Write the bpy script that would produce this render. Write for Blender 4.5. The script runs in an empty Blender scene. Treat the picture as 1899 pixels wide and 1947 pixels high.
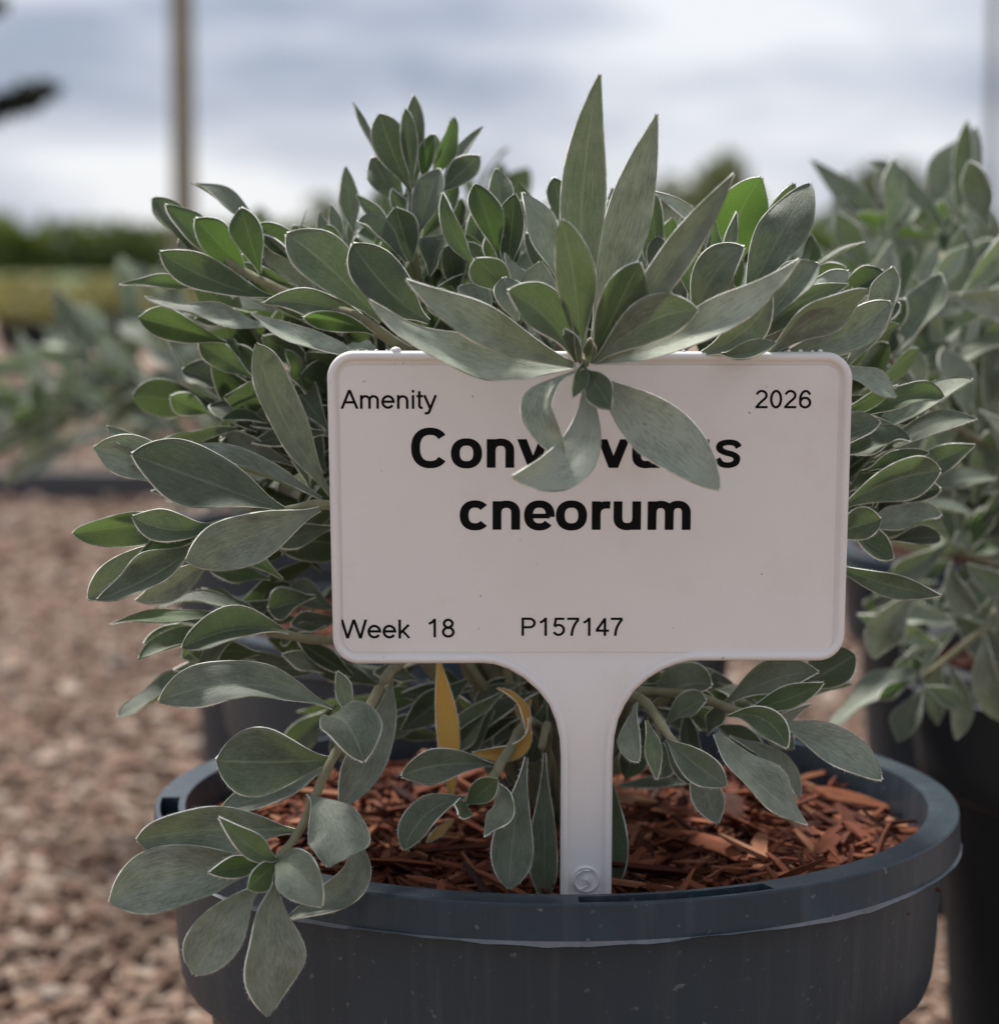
import bpy, bmesh, math, random
import numpy as np
from mathutils import Vector, Matrix

R = math.radians
scene = bpy.context.scene
COL = scene.collection

# ------------------------------------------------------------------ camera
FPX, CX, CY, HOR = 4400.0, 949.5, 973.5, 490.0
PITCH = math.atan((CY - HOR) / FPX)
CAM = Vector((0, 0, 0.28))
cam_d = bpy.data.cameras.new('camera')
cam = bpy.data.objects.new('camera', cam_d)
COL.objects.link(cam)
cam.location = CAM
cam.rotation_euler = (math.pi / 2 - PITCH, 0, 0)
cam_d.sensor_fit = 'HORIZONTAL'
cam_d.sensor_width = 36
cam_d.lens = 36 * FPX / 1899
cam_d.clip_start = 0.01
cam_d.clip_end = 3000
cam_d.dof.use_dof = True
cam_d.dof.focus_distance = 0.461
cam_d.dof.aperture_fstop = 15.5
scene.camera = cam

# ------------------------------------------------------------------ sky
SUN_EL, SUN_AZ = R(58), R(-30)          # azimuth from +Y (behind the plants), slightly left
w = bpy.data.worlds.new('World')
scene.world = w
w.use_nodes = True
nt = w.node_tree
N = nt.nodes
Lk = nt.links
for n in list(N):
    N.remove(n)
out = N.new('ShaderNodeOutputWorld')
bg = N.new('ShaderNodeBackground')
sky = N.new('ShaderNodeTexSky')
sky.sky_type = 'NISHITA'
sky.sun_disc = False
sky.sun_elevation = SUN_EL
sky.sun_rotation = SUN_AZ
skm = N.new('ShaderNodeVectorMath'); skm.operation = 'SCALE'; skm.inputs['Scale'].default_value = 0.10
tc = N.new('ShaderNodeTexCoord')
mp = N.new('ShaderNodeMapping')
mp.inputs['Scale'].default_value = (5.0, 5.0, 17.0)
mp.inputs['Location'].default_value = (2.9, 1.0, 1.1)
n1 = N.new('ShaderNodeTexNoise')
n1.inputs['Scale'].default_value = 1.0
n1.inputs['Detail'].default_value = 6
n1.inputs['Roughness'].default_value = 0.48
rp = N.new('ShaderNodeValToRGB')
e = rp.color_ramp.elements
e[0].position = 0.38; e[0].color = (0.285, 0.33, 0.43, 1)
e[1].position = 0.62; e[1].color = (0.75, 0.765, 0.795, 1)
m1 = e.new(0.5); m1.color = (0.50, 0.53, 0.62, 1)
mx = N.new('ShaderNodeMix'); mx.data_type = 'RGBA'
mx.inputs['Factor'].default_value = 0.9
Lk.new(tc.outputs['Generated'], mp.inputs['Vector'])
Lk.new(mp.outputs['Vector'], n1.inputs['Vector'])
Lk.new(n1.outputs['Fac'], rp.inputs['Fac'])
Lk.new(sky.outputs['Color'], skm.inputs[0])
Lk.new(skm.outputs['Vector'], mx.inputs['A'])
Lk.new(rp.outputs['Color'], mx.inputs['B'])
Lk.new(mx.outputs['Result'], bg.inputs['Color'])
bg.inputs['Strength'].default_value = 1.0
Lk.new(bg.outputs['Background'], out.inputs['Surface'])

sun_d = bpy.data.lights.new('sun', 'SUN')
sun_d.energy = 5.0
sun_d.angle = R(7)
sun_d.color = (1.0, 0.955, 0.89)
sun = bpy.data.objects.new('sun', sun_d)
COL.objects.link(sun)
sdir = Vector((math.sin(SUN_AZ) * math.cos(SUN_EL), math.cos(SUN_AZ) * math.cos(SUN_EL), math.sin(SUN_EL)))
sun.rotation_euler = sdir.to_track_quat('Z', 'Y').to_euler()

scene.view_settings.view_transform = 'Standard'
scene.view_settings.look = 'None'
scene.view_settings.exposure = 0.30
scene.view_settings.gamma = 1.0
scene.render.engine = 'CYCLES'
scene.cycles.use_denoising = True
scene.cycles.max_bounces = 8
scene.cycles.diffuse_bounces = 3
scene.cycles.transparent_max_bounces = 8

# ------------------------------------------------------------------ helpers
FWD = Vector((0, math.cos(PITCH), -math.sin(PITCH)))
UP = Vector((0, math.sin(PITCH), math.cos(PITCH)))
RT = Vector((1, 0, 0))


def P(px, py, z):
    """photo pixel at a depth of z centimetres in front of the lens -> point in metres"""
    z *= 0.01
    return CAM + FWD * z + RT * ((px - CX) / FPX * z) - UP * ((py - CY) / FPX * z)


def ray(px, py):
    return (FWD + RT * ((px - CX) / FPX) - UP * ((py - CY) / FPX))


def ground_at(px, depth):
    """point on the ground (z=0) under pixel column px at a depth in metres"""
    return Vector(((px - CX) / FPX * depth, depth, 0))


def mesh(name, verts, faces, mats, parent=None, smooth=True, uv=None, midx=None):
    me = bpy.data.meshes.new(name)
    me.from_pydata([tuple(v) for v in verts], [], faces)
    for m in mats:
        me.materials.append(m)
    if smooth:
        me.polygons.foreach_set('use_smooth', [True] * len(me.polygons))
    if midx is not None:
        me.polygons.foreach_set('material_index', midx)
    if uv is not None:
        l = me.uv_layers.new(name='UVMap')
        vi = np.empty(len(me.loops), dtype=np.int32)
        me.loops.foreach_get('vertex_index', vi)
        l.data.foreach_set('uv', np.asarray(uv, dtype=np.float32)[vi].ravel())
    me.update()
    o = bpy.data.objects.new(name, me)
    COL.objects.link(o)
    if parent:
        o.parent = parent
    return o


def tag(o, label, cat, group=None, kind=None):
    if label: o['label'] = label
    if cat: o['category'] = cat
    if group: o['group'] = group
    if kind: o['kind'] = kind
    return o


def thing(name, label, cat, group=None):
    o = bpy.data.objects.new(name, None)
    o.empty_display_size = 0.02
    COL.objects.link(o)
    return tag(o, label, cat, group)


def new_mat(name):
    m = bpy.data.materials.new(name)
    m.use_nodes = True
    nt = m.node_tree
    b = nt.nodes['Principled BSDF']
    return m, nt.nodes, nt.links, b, nt.nodes['Material Output']


def ramp(nodes, stops):
    r = nodes.new('ShaderNodeValToRGB')
    e = r.color_ramp.elements
    while len(e) < len(stops):
        e.new(0.5)
    for k, (p, c) in enumerate(stops):
        e[k].position = p
        e[k].color = (*c, 1)
    return r


def mixc(nodes, links, fac, a, b, blend='MIX'):
    m = nodes.new('ShaderNodeMix'); m.data_type = 'RGBA'; m.blend_type = blend
    for s, v in (('Factor', fac), ('A', a), ('B', b)):
        if hasattr(v, 'is_linked') or hasattr(v, 'links'):
            links.new(v, m.inputs[s])
        elif isinstance(v, tuple):
            m.inputs[s].default_value = (*v, 1)
        else:
            m.inputs[s].default_value = v
    return m.outputs['Result']


def mathn(nodes, links, op, a, b=None, clamp=False):
    m = nodes.new('ShaderNodeMath'); m.operation = op; m.use_clamp = clamp
    for k, v in ((0, a), (1, b)):
        if v is None: continue
        if hasattr(v, 'links'): links.new(v, m.inputs[k])
        else: m.inputs[k].default_value = v
    return m.outputs[0]


def noise(nodes, links, scale, detail=3, vec=None, rough=0.5):
    n = nodes.new('ShaderNodeTexNoise')
    n.inputs['Scale'].default_value = scale
    n.inputs['Detail'].default_value = detail
    n.inputs['Roughness'].default_value = rough
    if vec is not None: links.new(vec, n.inputs['Vector'])
    return n.outputs['Fac']


def bump(nodes, links, h, strength, dist, b):
    n = nodes.new('ShaderNodeBump')
    n.inputs['Strength'].default_value = strength
    n.inputs['Distance'].default_value = dist
    links.new(h, n.inputs['Height'])
    links.new(n.outputs['Normal'], b.inputs['Normal'])


# ------------------------------------------------------------------ materials
def make_leaf_mat():
    m, n, l, b, o = new_mat('silky_leaf')
    oi = n.new('ShaderNodeObjectInfo')
    sep = n.new('ShaderNodeSeparateColor')
    l.new(oi.outputs['Color'], sep.inputs['Color'])
    green, silver, yellow = sep.outputs['Red'], sep.outputs['Green'], sep.outputs['Blue']
    uvn = n.new('ShaderNodeUVMap'); uvn.uv_map = 'UVMap'
    su = n.new('ShaderNodeSeparateXYZ'); l.new(uvn.outputs['UV'], su.inputs['Vector'])
    t, u = su.outputs['X'], su.outputs['Y']
    # silky hair streaks running along the leaf and fanning to the edge
    au = mathn(n, l, 'ABSOLUTE', mathn(n, l, 'SUBTRACT', u, 0.5))
    diag = mathn(n, l, 'SUBTRACT', t, mathn(n, l, 'MULTIPLY', au, 0.55))
    cv = n.new('ShaderNodeCombineXYZ')
    l.new(mathn(n, l, 'MULTIPLY', diag, 9.0), cv.inputs['X'])
    l.new(mathn(n, l, 'MULTIPLY', u, 34.0), cv.inputs['Y'])
    l.new(mathn(n, l, 'MULTIPLY', oi.outputs['Random'], 40.0), cv.inputs['Z'])
    hair = noise(n, l, 1.6, 4, cv.outputs['Vector'], 0.65)
    tco = n.new('ShaderNodeTexCoord')
    blot = noise(n, l, 190, 3, tco.outputs['Object'], 0.6)
    fine = noise(n, l, 2600, 2, tco.outputs['Object'], 0.6)
    # side veins: faint darker diagonal lines
    wv = n.new('ShaderNodeMath'); wv.operation = 'SINE'
    l.new(mathn(n, l, 'MULTIPLY', diag, 44.0), wv.inputs[0])
    vein = mathn(n, l, 'MULTIPLY', mathn(n, l, 'POWER', mathn(n, l, 'ABSOLUTE', wv.outputs[0]), 0.25), 0.16)
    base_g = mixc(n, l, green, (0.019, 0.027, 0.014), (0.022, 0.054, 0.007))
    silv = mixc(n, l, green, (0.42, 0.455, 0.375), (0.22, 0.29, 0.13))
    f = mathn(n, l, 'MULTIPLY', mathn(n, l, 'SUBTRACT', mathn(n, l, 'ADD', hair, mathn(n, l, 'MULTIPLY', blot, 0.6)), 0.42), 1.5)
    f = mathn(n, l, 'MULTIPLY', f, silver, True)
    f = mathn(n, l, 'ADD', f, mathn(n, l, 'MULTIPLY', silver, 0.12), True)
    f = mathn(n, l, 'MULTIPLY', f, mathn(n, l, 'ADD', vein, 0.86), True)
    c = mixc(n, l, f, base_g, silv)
    # midrib: paler line
    rib = n.new('ShaderNodeMapRange'); l.new(au, rib.inputs['Value'])
    rib.inputs['From Min'].default_value = 0.0; rib.inputs['From Max'].default_value = 0.035
    rib.inputs['To Min'].default_value = 0.32; rib.inputs['To Max'].default_value = 0.0
    c = mixc(n, l, rib.outputs['Result'], c, (0.36, 0.41, 0.27))
    # pale hairy margin
    mg = n.new('ShaderNodeMapRange'); l.new(au, mg.inputs['Value'])
    mg.inputs['From Min'].default_value = 0.44; mg.inputs['From Max'].default_value = 0.5
    mg.inputs['To Min'].default_value = 0.0; mg.inputs['To Max'].default_value = 0.22
    c = mixc(n, l, mg.outputs['Result'], c, (0.55, 0.58, 0.48))
    # speckle of hairs
    spk = n.new('ShaderNodeMapRange'); l.new(fine, spk.inputs['Value'])
    spk.inputs['From Min'].default_value = 0.60; spk.inputs['From Max'].default_value = 0.74
    spk.inputs['To Max'].default_value = 0.22
    c = mixc(n, l, spk.outputs['Result'], c, (0.5, 0.54, 0.46))
    spot = noise(n, l, 620, 2, tco.outputs['Object'], 0.5)
    sp2 = n.new('ShaderNodeMapRange'); l.new(spot, sp2.inputs['Value'])
    sp2.inputs['From Min'].default_value = 0.73; sp2.inputs['From Max'].default_value = 0.77; sp2.inputs['To Max'].default_value = 0.55
    c = mixc(n, l, sp2.outputs['Result'], c, (0.10, 0.075, 0.04))
    yel = ramp(n, [(0.0, (0.72, 0.36, 0.06)), (0.6, (0.66, 0.40, 0.09)), (1.0, (0.20, 0.07, 0.06))])
    l.new(hair, yel.inputs['Fac'])
    c = mixc(n, l, yellow, c, yel.outputs['Color'])
    jit = mathn(n, l, 'ADD', mathn(n, l, 'MULTIPLY', oi.outputs['Random'], 0.5), 0.75)
    cj = n.new('ShaderNodeCombineColor')
    for q in ('Red', 'Green', 'Blue'): l.new(jit, cj.inputs[q])
    c = mixc(n, l, 1.0, c, cj.outputs['Color'], 'MULTIPLY')
    l.new(c, b.inputs['Base Color'])
    b.inputs['Roughness'].default_value = 0.46
    b.inputs['Specular IOR Level'].default_value = 0.30
    b.inputs['Sheen Weight'].default_value = 0.12
    b.inputs['Sheen Roughness'].default_value = 0.45
    b.inputs['Sheen Tint'].default_value = (0.95, 1.0, 0.92, 1)
    hh = mathn(n, l, 'ADD', hair, mathn(n, l, 'MULTIPLY', vein, 1.3))
    hh = mathn(n, l, 'ADD', hh, mathn(n, l, 'MULTIPLY', fine, 0.35))
    bump(n, l, hh, 0.35, 0.0006, b)
    tr = n.new('ShaderNodeBsdfTranslucent')
    tcol = mixc(n, l, green, (0.14, 0.19, 0.075), (0.17, 0.31, 0.05))
    tcol = mixc(n, l, yellow, tcol, (0.55, 0.28, 0.05))
    l.new(tcol, tr.inputs['Color'])
    ms = n.new('ShaderNodeMixShader')
    l.new(mathn(n, l, 'ADD', mathn(n, l, 'MULTIPLY', green, 0.24), 0.10), ms.inputs['Fac'])
    l.new(b.outputs['BSDF'], ms.inputs[1]); l.new(tr.outputs['BSDF'], ms.inputs[2])
    l.new(ms.outputs['Shader'], o.inputs['Surface'])
    return m


def make_simple(name, col, rough=0.6, var=0.0, scale=100, bumps=0.0, dist=0.001, spec=0.4, sheen=0.0):
    m, n, l, b, o = new_mat(name)
    b.inputs['Roughness'].default_value = rough
    b.inputs['Specular IOR Level'].default_value = spec
    b.inputs['Sheen Weight'].default_value = sheen
    tco = n.new('ShaderNodeTexCoord')
    nz = noise(n, l, scale, 4, tco.outputs['Object'], 0.6)
    if var:
        c = mixc(n, l, nz, tuple(x * (1 - var) for x in col), tuple(min(1, x * (1 + var)) for x in col))
        l.new(c, b.inputs['Base Color'])
    else:
        b.inputs['Base Color'].default_value = (*col, 1)
    if bumps:
        bump(n, l, nz, bumps, dist, b)
    return m


def make_island_mat(name, stops, rough=0.85, scale=300, dark=0.45, obj_random=False, stretch=None):
    m, n, l, b, o = new_mat(name)
    if obj_random:
        rnd = n.new('ShaderNodeObjectInfo').outputs['Random']
    else:
        rnd = n.new('ShaderNodeNewGeometry').outputs['Random Per Island']
    r = ramp(n, stops); l.new(rnd, r.inputs['Fac'])
    tco = n.new('ShaderNodeTexCoord')
    vec = tco.outputs['Object']
    if stretch:
        mp = n.new('ShaderNodeMapping'); mp.inputs['Scale'].default_value = stretch
        l.new(vec, mp.inputs['Vector']); vec = mp.outputs['Vector']
    nz = noise(n, l, scale, 4, vec, 0.65)
    dk = mixc(n, l, nz, (dark, dark, dark), (1.3, 1.3, 1.3))
    c = mixc(n, l, 1.0, r.outputs['Color'], dk, 'MULTIPLY')
    l.new(c, b.inputs['Base Color'])
    b.inputs['Roughness'].default_value = rough
    b.inputs['Specular IOR Level'].default_value = 0.25
    bump(n, l, nz, 0.6, 0.0008, b)
    return m


LEAF = make_leaf_mat()
def make_edge():
    m, n, l, b, o = new_mat('leaf_margin_hairs')
    tco = n.new('ShaderNodeTexCoord')
    r = ramp(n, [(0.36, (0.16, 0.19, 0.12)), (0.48, (0.46, 0.48, 0.39)), (0.6, (0.82, 0.83, 0.75))])
    l.new(noise(n, l, 130, 3, tco.outputs['Object'], 0.6), r.inputs['Fac'])
    l.new(r.outputs['Color'], b.inputs['Base Color'])
    b.inputs['Roughness'].default_value = 0.8
    b.inputs['Specular IOR Level'].default_value = 0.2
    b.inputs['Sheen Weight'].default_value = 0.4
    return m


EDGE = make_edge()
STEM = make_simple('young_stem', (0.20, 0.19, 0.115), 0.85, 0.5, 260, 0.5, 0.0006, sheen=0.15, spec=0.2)


def make_pot_mat():
    m, n, l, b, o = new_mat('grey_pot_plastic')
    tco = n.new('ShaderNodeTexCoord')
    mp = n.new('ShaderNodeMapping'); mp.inputs['Scale'].default_value = (1, 1, 0.25)
    l.new(tco.outputs['Object'], mp.inputs['Vector'])
    big = noise(n, l, 60, 4, mp.outputs['Vector'], 0.6)
    c = mixc(n, l, big, (0.013, 0.024, 0.035), (0.025, 0.042, 0.058))
    dust = noise(n, l, 520, 3, tco.outputs['Object'], 0.55)
    mr = n.new('ShaderNodeMapRange'); l.new(dust, mr.inputs['Value'])
    mr.inputs['From Min'].default_value = 0.66; mr.inputs['From Max'].default_value = 0.74
    mr.inputs['To Max'].default_value = 0.55
    c = mixc(n, l, mr.outputs['Result'], c, (0.17, 0.18, 0.18))
    # fine hanging streaks of dried water
    mp2 = n.new('ShaderNodeMapping'); mp2.inputs['Scale'].default_value = (1, 1, 0.05)
    l.new(tco.outputs['Object'], mp2.inputs['Vector'])
    st = noise(n, l, 240, 3, mp2.outputs['Vector'], 0.6)
    mr2 = n.new('ShaderNodeMapRange'); l.new(st, mr2.inputs['Value'])
    mr2.inputs['From Min'].default_value = 0.5; mr2.inputs['From Max'].default_value = 0.8
    mr2.inputs['To Max'].default_value = 0.22
    c = mixc(n, l, mr2.outputs['Result'], c, (0.12, 0.125, 0.13))
    l.new(c, b.inputs['Base Color'])
    l.new(mathn(n, l, 'ADD', mathn(n, l, 'MULTIPLY', big, 0.2), 0.34), b.inputs['Roughness'])
    b.inputs['Specular IOR Level'].default_value = 0.38
    bump(n, l, noise(n, l, 900, 3, tco.outputs['Object']), 0.12, 0.0004, b)
    return m


POT = make_pot_mat()
POT_EDGE = make_simple('scuffed_pot_edge', (0.14, 0.155, 0.165), 0.6, 0.4, 400)
SOIL = make_simple('dark_compost', (0.028, 0.014, 0.009), 0.95, 0.5, 220, 0.8, 0.003)
CHIP = [(0.0, (0.035, 0.010, 0.006)), (0.3, (0.105, 0.029, 0.014)), (0.6, (0.18, 0.051, 0.023)), (0.85, (0.24, 0.080, 0.036)), (1.0, (0.33, 0.16, 0.09))]
CHIP_O = make_island_mat('bark_chip_single', CHIP, 0.85, 420, 0.45, True, (0.25, 1, 1))
CHIP_I = make_island_mat('bark_chip_heap', CHIP, 0.85, 420, 0.45)
GRAV = make_island_mat('pink_gravel', [(0.0, (0.075, 0.048, 0.034)), (0.2, (0.20, 0.118, 0.086)), (0.45, (0.265, 0.178, 0.128)), (0.65, (0.20, 0.14, 0.105)), (0.85, (0.32, 0.235, 0.18)), (0.95, (0.48, 0.40, 0.33)), (1.0, (0.13, 0.11, 0.095))], 0.85, 130, 0.65)


def make_ground_mat():
    m, n, l, b, o = new_mat('gravel_ground')
    tco = n.new('ShaderNodeTexCoord')
    v = n.new('ShaderNodeTexVoronoi'); v.inputs['Scale'].default_value = 70
    l.new(tco.outputs['Object'], v.inputs['Vector'])
    sp = n.new('ShaderNodeSeparateColor'); l.new(v.outputs['Color'], sp.inputs['Color'])
    r = ramp(n, [(0.0, (0.08, 0.05, 0.038)), (0.4, (0.25, 0.17, 0.125)), (0.75, (0.28, 0.195, 0.145)), (1.0, (0.38, 0.30, 0.24))])
    l.new(sp.outputs['Red'], r.inputs['Fac'])
    l.new(r.outputs['Color'], b.inputs['Base Color'])
    b.inputs['Roughness'].default_value = 0.9
    bump(n, l, v.outputs['Distance'], 0.8, 0.01, b)
    return m


GROUND = make_ground_mat()
GRASS = make_simple('field_grass', (0.085, 0.115, 0.035), 0.9, 0.5, 0.9, 0.5, 0.05)

# ------------------------------------------------------------------ ground
def sheet(name, x0, x1, y0, y1, z, mat):
    return mesh(name, [(x0, y0, z), (x1, y0, z), (x1, y1, z), (x0, y1, z)], [(0, 1, 2, 3)], [mat], smooth=False)


g = sheet('ground', -1500, 1500, -1500, 2500, -0.03, GRASS); tag(g, 'green field reaching to the horizon', 'ground', kind='structure')
g = sheet('gravel_bed', -6, 6, -4, 12, 0.0, GROUND); tag(g, 'tan and pink gravel standing ground of the nursery', 'gravel', kind='structure')

rng = np.random.default_rng(5)


def pebbles():
    ico = bmesh.new()
    bmesh.ops.create_icosphere(ico, subdivisions=1, radius=1)
    bv = np.array([v.co[:] for v in ico.verts]); ico.verts.index_update()
    bf = np.array([[v.index for v in f.verts] for f in ico.faces])
    ico.free()
    pts = []
    for (x0, x1, y0, y1, n, s) in [(-0.42, 0.42, 0.42, 1.15, 21000, 0.0037), (-0.62, 0.50, 1.15, 2.0, 22000, 0.0042), (-0.9, 0.6, 2.0, 3.3, 17000, 0.0055), (-1.3, 0.6, 3.3, 5.4, 9000, 0.008)]:
        x = rng.uniform(x0, x1, n); y = rng.uniform(y0, y1, n)
        r = s * np.exp(rng.normal(0, 0.32, n))
        pts.append(np.stack([x, y, r], 1))
    pts = np.concatenate(pts)
    n = len(pts)
    sc = pts[:, 2][:, None] * np.stack([rng.uniform(0.8, 1.4, n), rng.uniform(0.7, 1.1, n), rng.uniform(0.45, 0.8, n)], 1)
    v = bv[None] * sc[:, None] * (1 + rng.normal(0, 0.11, (n, len(bv), 1)))
    a = rng.uniform(0, 6.28, n); ca, sa = np.cos(a)[:, None], np.sin(a)[:, None]
    tl = rng.normal(0, 0.35, n)[:, None]
    z = v[..., 2] * np.cos(tl) + v[..., 0] * np.sin(tl); x = v[..., 0] * np.cos(tl) - v[..., 2] * np.sin(tl)
    X = x * ca - v[..., 1] * sa + pts[:, 0][:, None]
    Y = x * sa + v[..., 1] * ca + pts[:, 1][:, None]
    Z = z + sc[:, 2][:, None] * rng.uniform(0.1, 1.1, n)[:, None]
    V = np.stack([X, Y, Z], -1).reshape(-1, 3)
    F = (bf[None] + (np.arange(n) * len(bv))[:, None, None]).reshape(-1, 3)
    me = bpy.data.meshes.new('gravel_stones')
    me.vertices.add(len(V)); me.vertices.foreach_set('co', V.astype(np.float32).ravel())
    me.loops.add(F.size); me.loops.foreach_set('vertex_index', F.astype(np.int32).ravel())
    me.polygons.add(len(F))
    me.polygons.foreach_set('loop_start', np.arange(0, F.size, 3, dtype=np.int32))
    me.update(calc_edges=True)
    me.polygons.foreach_set('use_smooth', np.zeros(len(F), dtype=bool))
    me.materials.append(GRAV)
    o = bpy.data.objects.new('gravel_stones', me); COL.objects.link(o)
    tag(o, 'loose tan, pink and grey gravel stones covering the ground', 'gravel', kind='stuff')


pebbles()

# ------------------------------------------------------------------ pots
RIM_H, RIM_R = 0.156, 0.0922
POT_X, POT_Y = 0.0130, 0.5276


def pot_profile():
    # (radius, height below rim, channel flag)
    return [(0.0838, -0.020, 0), (0.0850, -0.0015, 0), (0.0853, 0.0, 0), (0.0868, 0.0, 0), (0.0870, 0.0, 1), (0.0908, 0.0, 1), (0.0910, 0.0, 0), (0.0919, 0.0, 0),
            (0.0922, -0.0004, 0), (0.0926, -0.0073, 0), (0.0930, -0.0078, 0), (0.0927, -0.0081, 0), (0.0905, -0.0078, 0), (0.0886, -0.0084, 0),
            (0.0876, -0.030, 0), (0.0869, -0.0365, 0), (0.0860, -0.0392, 0), (0.0812, -0.0420, 0), (0.0803, -0.0440, 0),
            (0.0760, -0.105, 0), (0.0735, -0.150, 0), (0.0730, -0.1555, 0), (0.0, -0.1555, 0)]


def make_pot(label, group, loc, slots, mat=POT):
    root = thing('plant_pot', label, 'pot', group)
    root.location = loc
    prof = pot_profile()
    angs = [i * 2 * math.pi / 144 for i in range(144)]
    for a, b in slots:
        angs += [a, a + 1e-3, b, b - 1e-3]
    angs = sorted(x % (2 * math.pi) for x in angs)
    rr = random.Random(3)
    V, F = [], []
    n = len(prof)
    for a in angs:
        ins = any(s < a < e for s, e in slots)
        jag = 0.00035 * math.sin(a * 9) + 0.0002 * rr.uniform(-1, 1)
        for k, (r, h, ch) in enumerate(prof):
            if ch and ins:
                h = -0.0065
            if k in (10, 11):
                r += jag + 0.0002; h += jag * 1.5
            V.append((r * math.cos(a), r * math.sin(a), RIM_H + h))
    m = len(angs)
    for i in range(m):
        for k in range(n - 1):
            F.append((i * n + k, ((i + 1) % m) * n + k, ((i + 1) % m) * n + k + 1, i * n + k + 1))
    # rim and wall as two parts
    rimF = [f for q, f in enumerate(F) if (q % (n - 1)) < 13]
    bodF = [f for q, f in enumerate(F) if (q % (n - 1)) >= 13]
    for nm, FF in (('rim', rimF), ('pot_wall', bodF)):
        used = sorted({i for f in FF for i in f}); mp = {o: q for q, o in enumerate(used)}
        ob = mesh(nm, [V[i] for i in used], [tuple(mp[i] for i in f) for f in FF], [mat, POT_EDGE], root)
        ks = [q % (n - 1) for q in range(len(F)) if (q % (n - 1)) < 13]
        for p in ob.data.polygons:
            if nm == 'rim':
                if ks[p.index] == 9: p.material_index = 1
        ob.data.set_sharp_from_angle(angle=R(24))
    return root


slots = [(R(271.5), R(297)), (R(182), R(194)), (R(30), R(62)), (R(120), R(150))]
make_pot('slate grey round plastic pot holding red bark and the white label', 'plastic pots on the gravel', (POT_X, POT_Y, 0), slots)


def pot_xy(px, depth_cm):
    p = P(px, 1400, depth_cm)
    return (p.x, p.y)


others = {
    'B': (pot_xy(903, 81.5), 'grey plastic pot directly behind the labelled pot'),
    'C': (pot_xy(690, 110.0), 'dark pot deepest in the row behind the labelled pot'),
    'D': (pot_xy(1985, 101.0), 'dark blue pot behind the black pot beside the label'),
    'E': (pot_xy(2275, 73.0), 'black plastic pot standing to one side of the labelled pot'),
}
POT_D = make_simple('shaded_pot_plastic', (0.012, 0.014, 0.017), 0.55, 0.3, 60)  # same grey plastic as the other pots, its shade put into the colour
for k, ((x, y), lab) in others.items():
    make_pot(lab, 'plastic pots on the gravel', (x, y, 0), slots if k == 'B' else [], POT_D if k == 'E' else POT)


# ------------------------------------------------------------------ bark mulch
def chip_verts(r, L, W, T):
    # a splintered sliver: 3 cross-sections, pointed or broken ends
    V = []
    for k, x in enumerate((-0.5, -0.1, 0.28, 0.5)):
        wv = W * (r.uniform(0.25, 0.8) if k in (0, 3) else r.uniform(0.8, 1.1))
        tv = T * (r.uniform(0.2, 0.7) if k in (0, 3) else r.uniform(0.8, 1.1))
        oy = r.uniform(-0.18, 0.18) * W; oz = r.uniform(-0.2, 0.2) * T
        for sy, sz in ((-1, -1), (1, -1), (1, 1), (-1, 1)):
            V.append((x * L * r.uniform(0.92, 1.05), sy * wv / 2 + oy, sz * tv / 2 * r.uniform(0.6, 1.1) + oz))
    return V


CHF = [(0, 3, 2, 1), (12, 13, 14, 15)] + [(k * 4 + j, k * 4 + (j + 1) % 4, k * 4 + 4 + (j + 1) % 4, k * 4 + 4 + j) for k in range(3) for j in range(4)]


def mulch(label, cx, cy, nsingle, nheap, seed, level=-0.0085):
    r = random.Random(seed)
    root = thing('bark_mulch', label, 'bark mulch', 'bark mulch in the pots')
    root.location = (cx, cy, RIM_H + level)
    V = [(0, 0, 0.004)]; F = []
    for ri in (0.03, 0.06, 0.0842):
        for k in range(48):
            a = k * 2 * math.pi / 48
            V.append((ri * math.cos(a), ri * math.sin(a), 0.003 - 0.003 * (ri / 0.084) ** 2))
    for k in range(48):
        F.append((0, 1 + k, 1 + (k + 1) % 48))
        for q in (0, 1):
            F.append((1 + q * 48 + k, 1 + q * 48 + 48 + k, 1 + q * 48 + 48 + (k + 1) % 48, 1 + q * 48 + (k + 1) % 48))
    mesh('compost', V, F, [SOIL], root)

    def place(L, zlift):
        while True:
            x, y = r.uniform(-1, 1), r.uniform(-1, 1)
            if x * x + y * y < 1: break
        rad = 0.0835 - L * 0.2
        x *= rad; y *= rad
        z = 0.003 - 0.003 * ((x * x + y * y) / 0.084 ** 2) + zlift
        return Matrix.Translation((x, y, z)) @ Matrix.Rotation(r.uniform(0, 6.28), 4, 'Z') @ Matrix.Rotation(r.gauss(0, 0.22), 4, 'Y') @ Matrix.Rotation(r.gauss(0, 0.45), 4, 'X')
    if nsingle:
        protos = []
        for k in range(30):
            L = r.uniform(0.007, 0.027); W = r.choice((r.uniform(0.0008, 0.0022), r.uniform(0.0018, 0.0048))); T = r.uniform(0.0006, 0.0018)
            me = bpy.data.meshes.new('bark_chip'); me.from_pydata(chip_verts(r, L, W, T), [], CHF); me.materials.append(CHIP_O); me.update()
            protos.append((me, L))
        for k in range(nsingle):
            me, L = r.choice(protos)
            o = bpy.data.objects.new('bark_chip', me); COL.objects.link(o); o.parent = root
            o.matrix_local = place(L, r.uniform(0.003, 0.0085))
    V, F = [], []
    for k in range(nheap):
        L = r.uniform(0.003, 0.019); W = r.uniform(0.0004, 0.0022); T = r.uniform(0.0003, 0.0012)
        M = place(L, r.uniform(0.0, 0.0055))
        b = len(V)
        V += [M @ Vector(v) for v in chip_verts(r, L, W, T)]
        F += [tuple(b + i for i in f) for f in CHF]
    h = mesh('chip_heap', V, F, [CHIP_I], root, smooth=False); h['kind'] = 'stuff'
    return root


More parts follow.
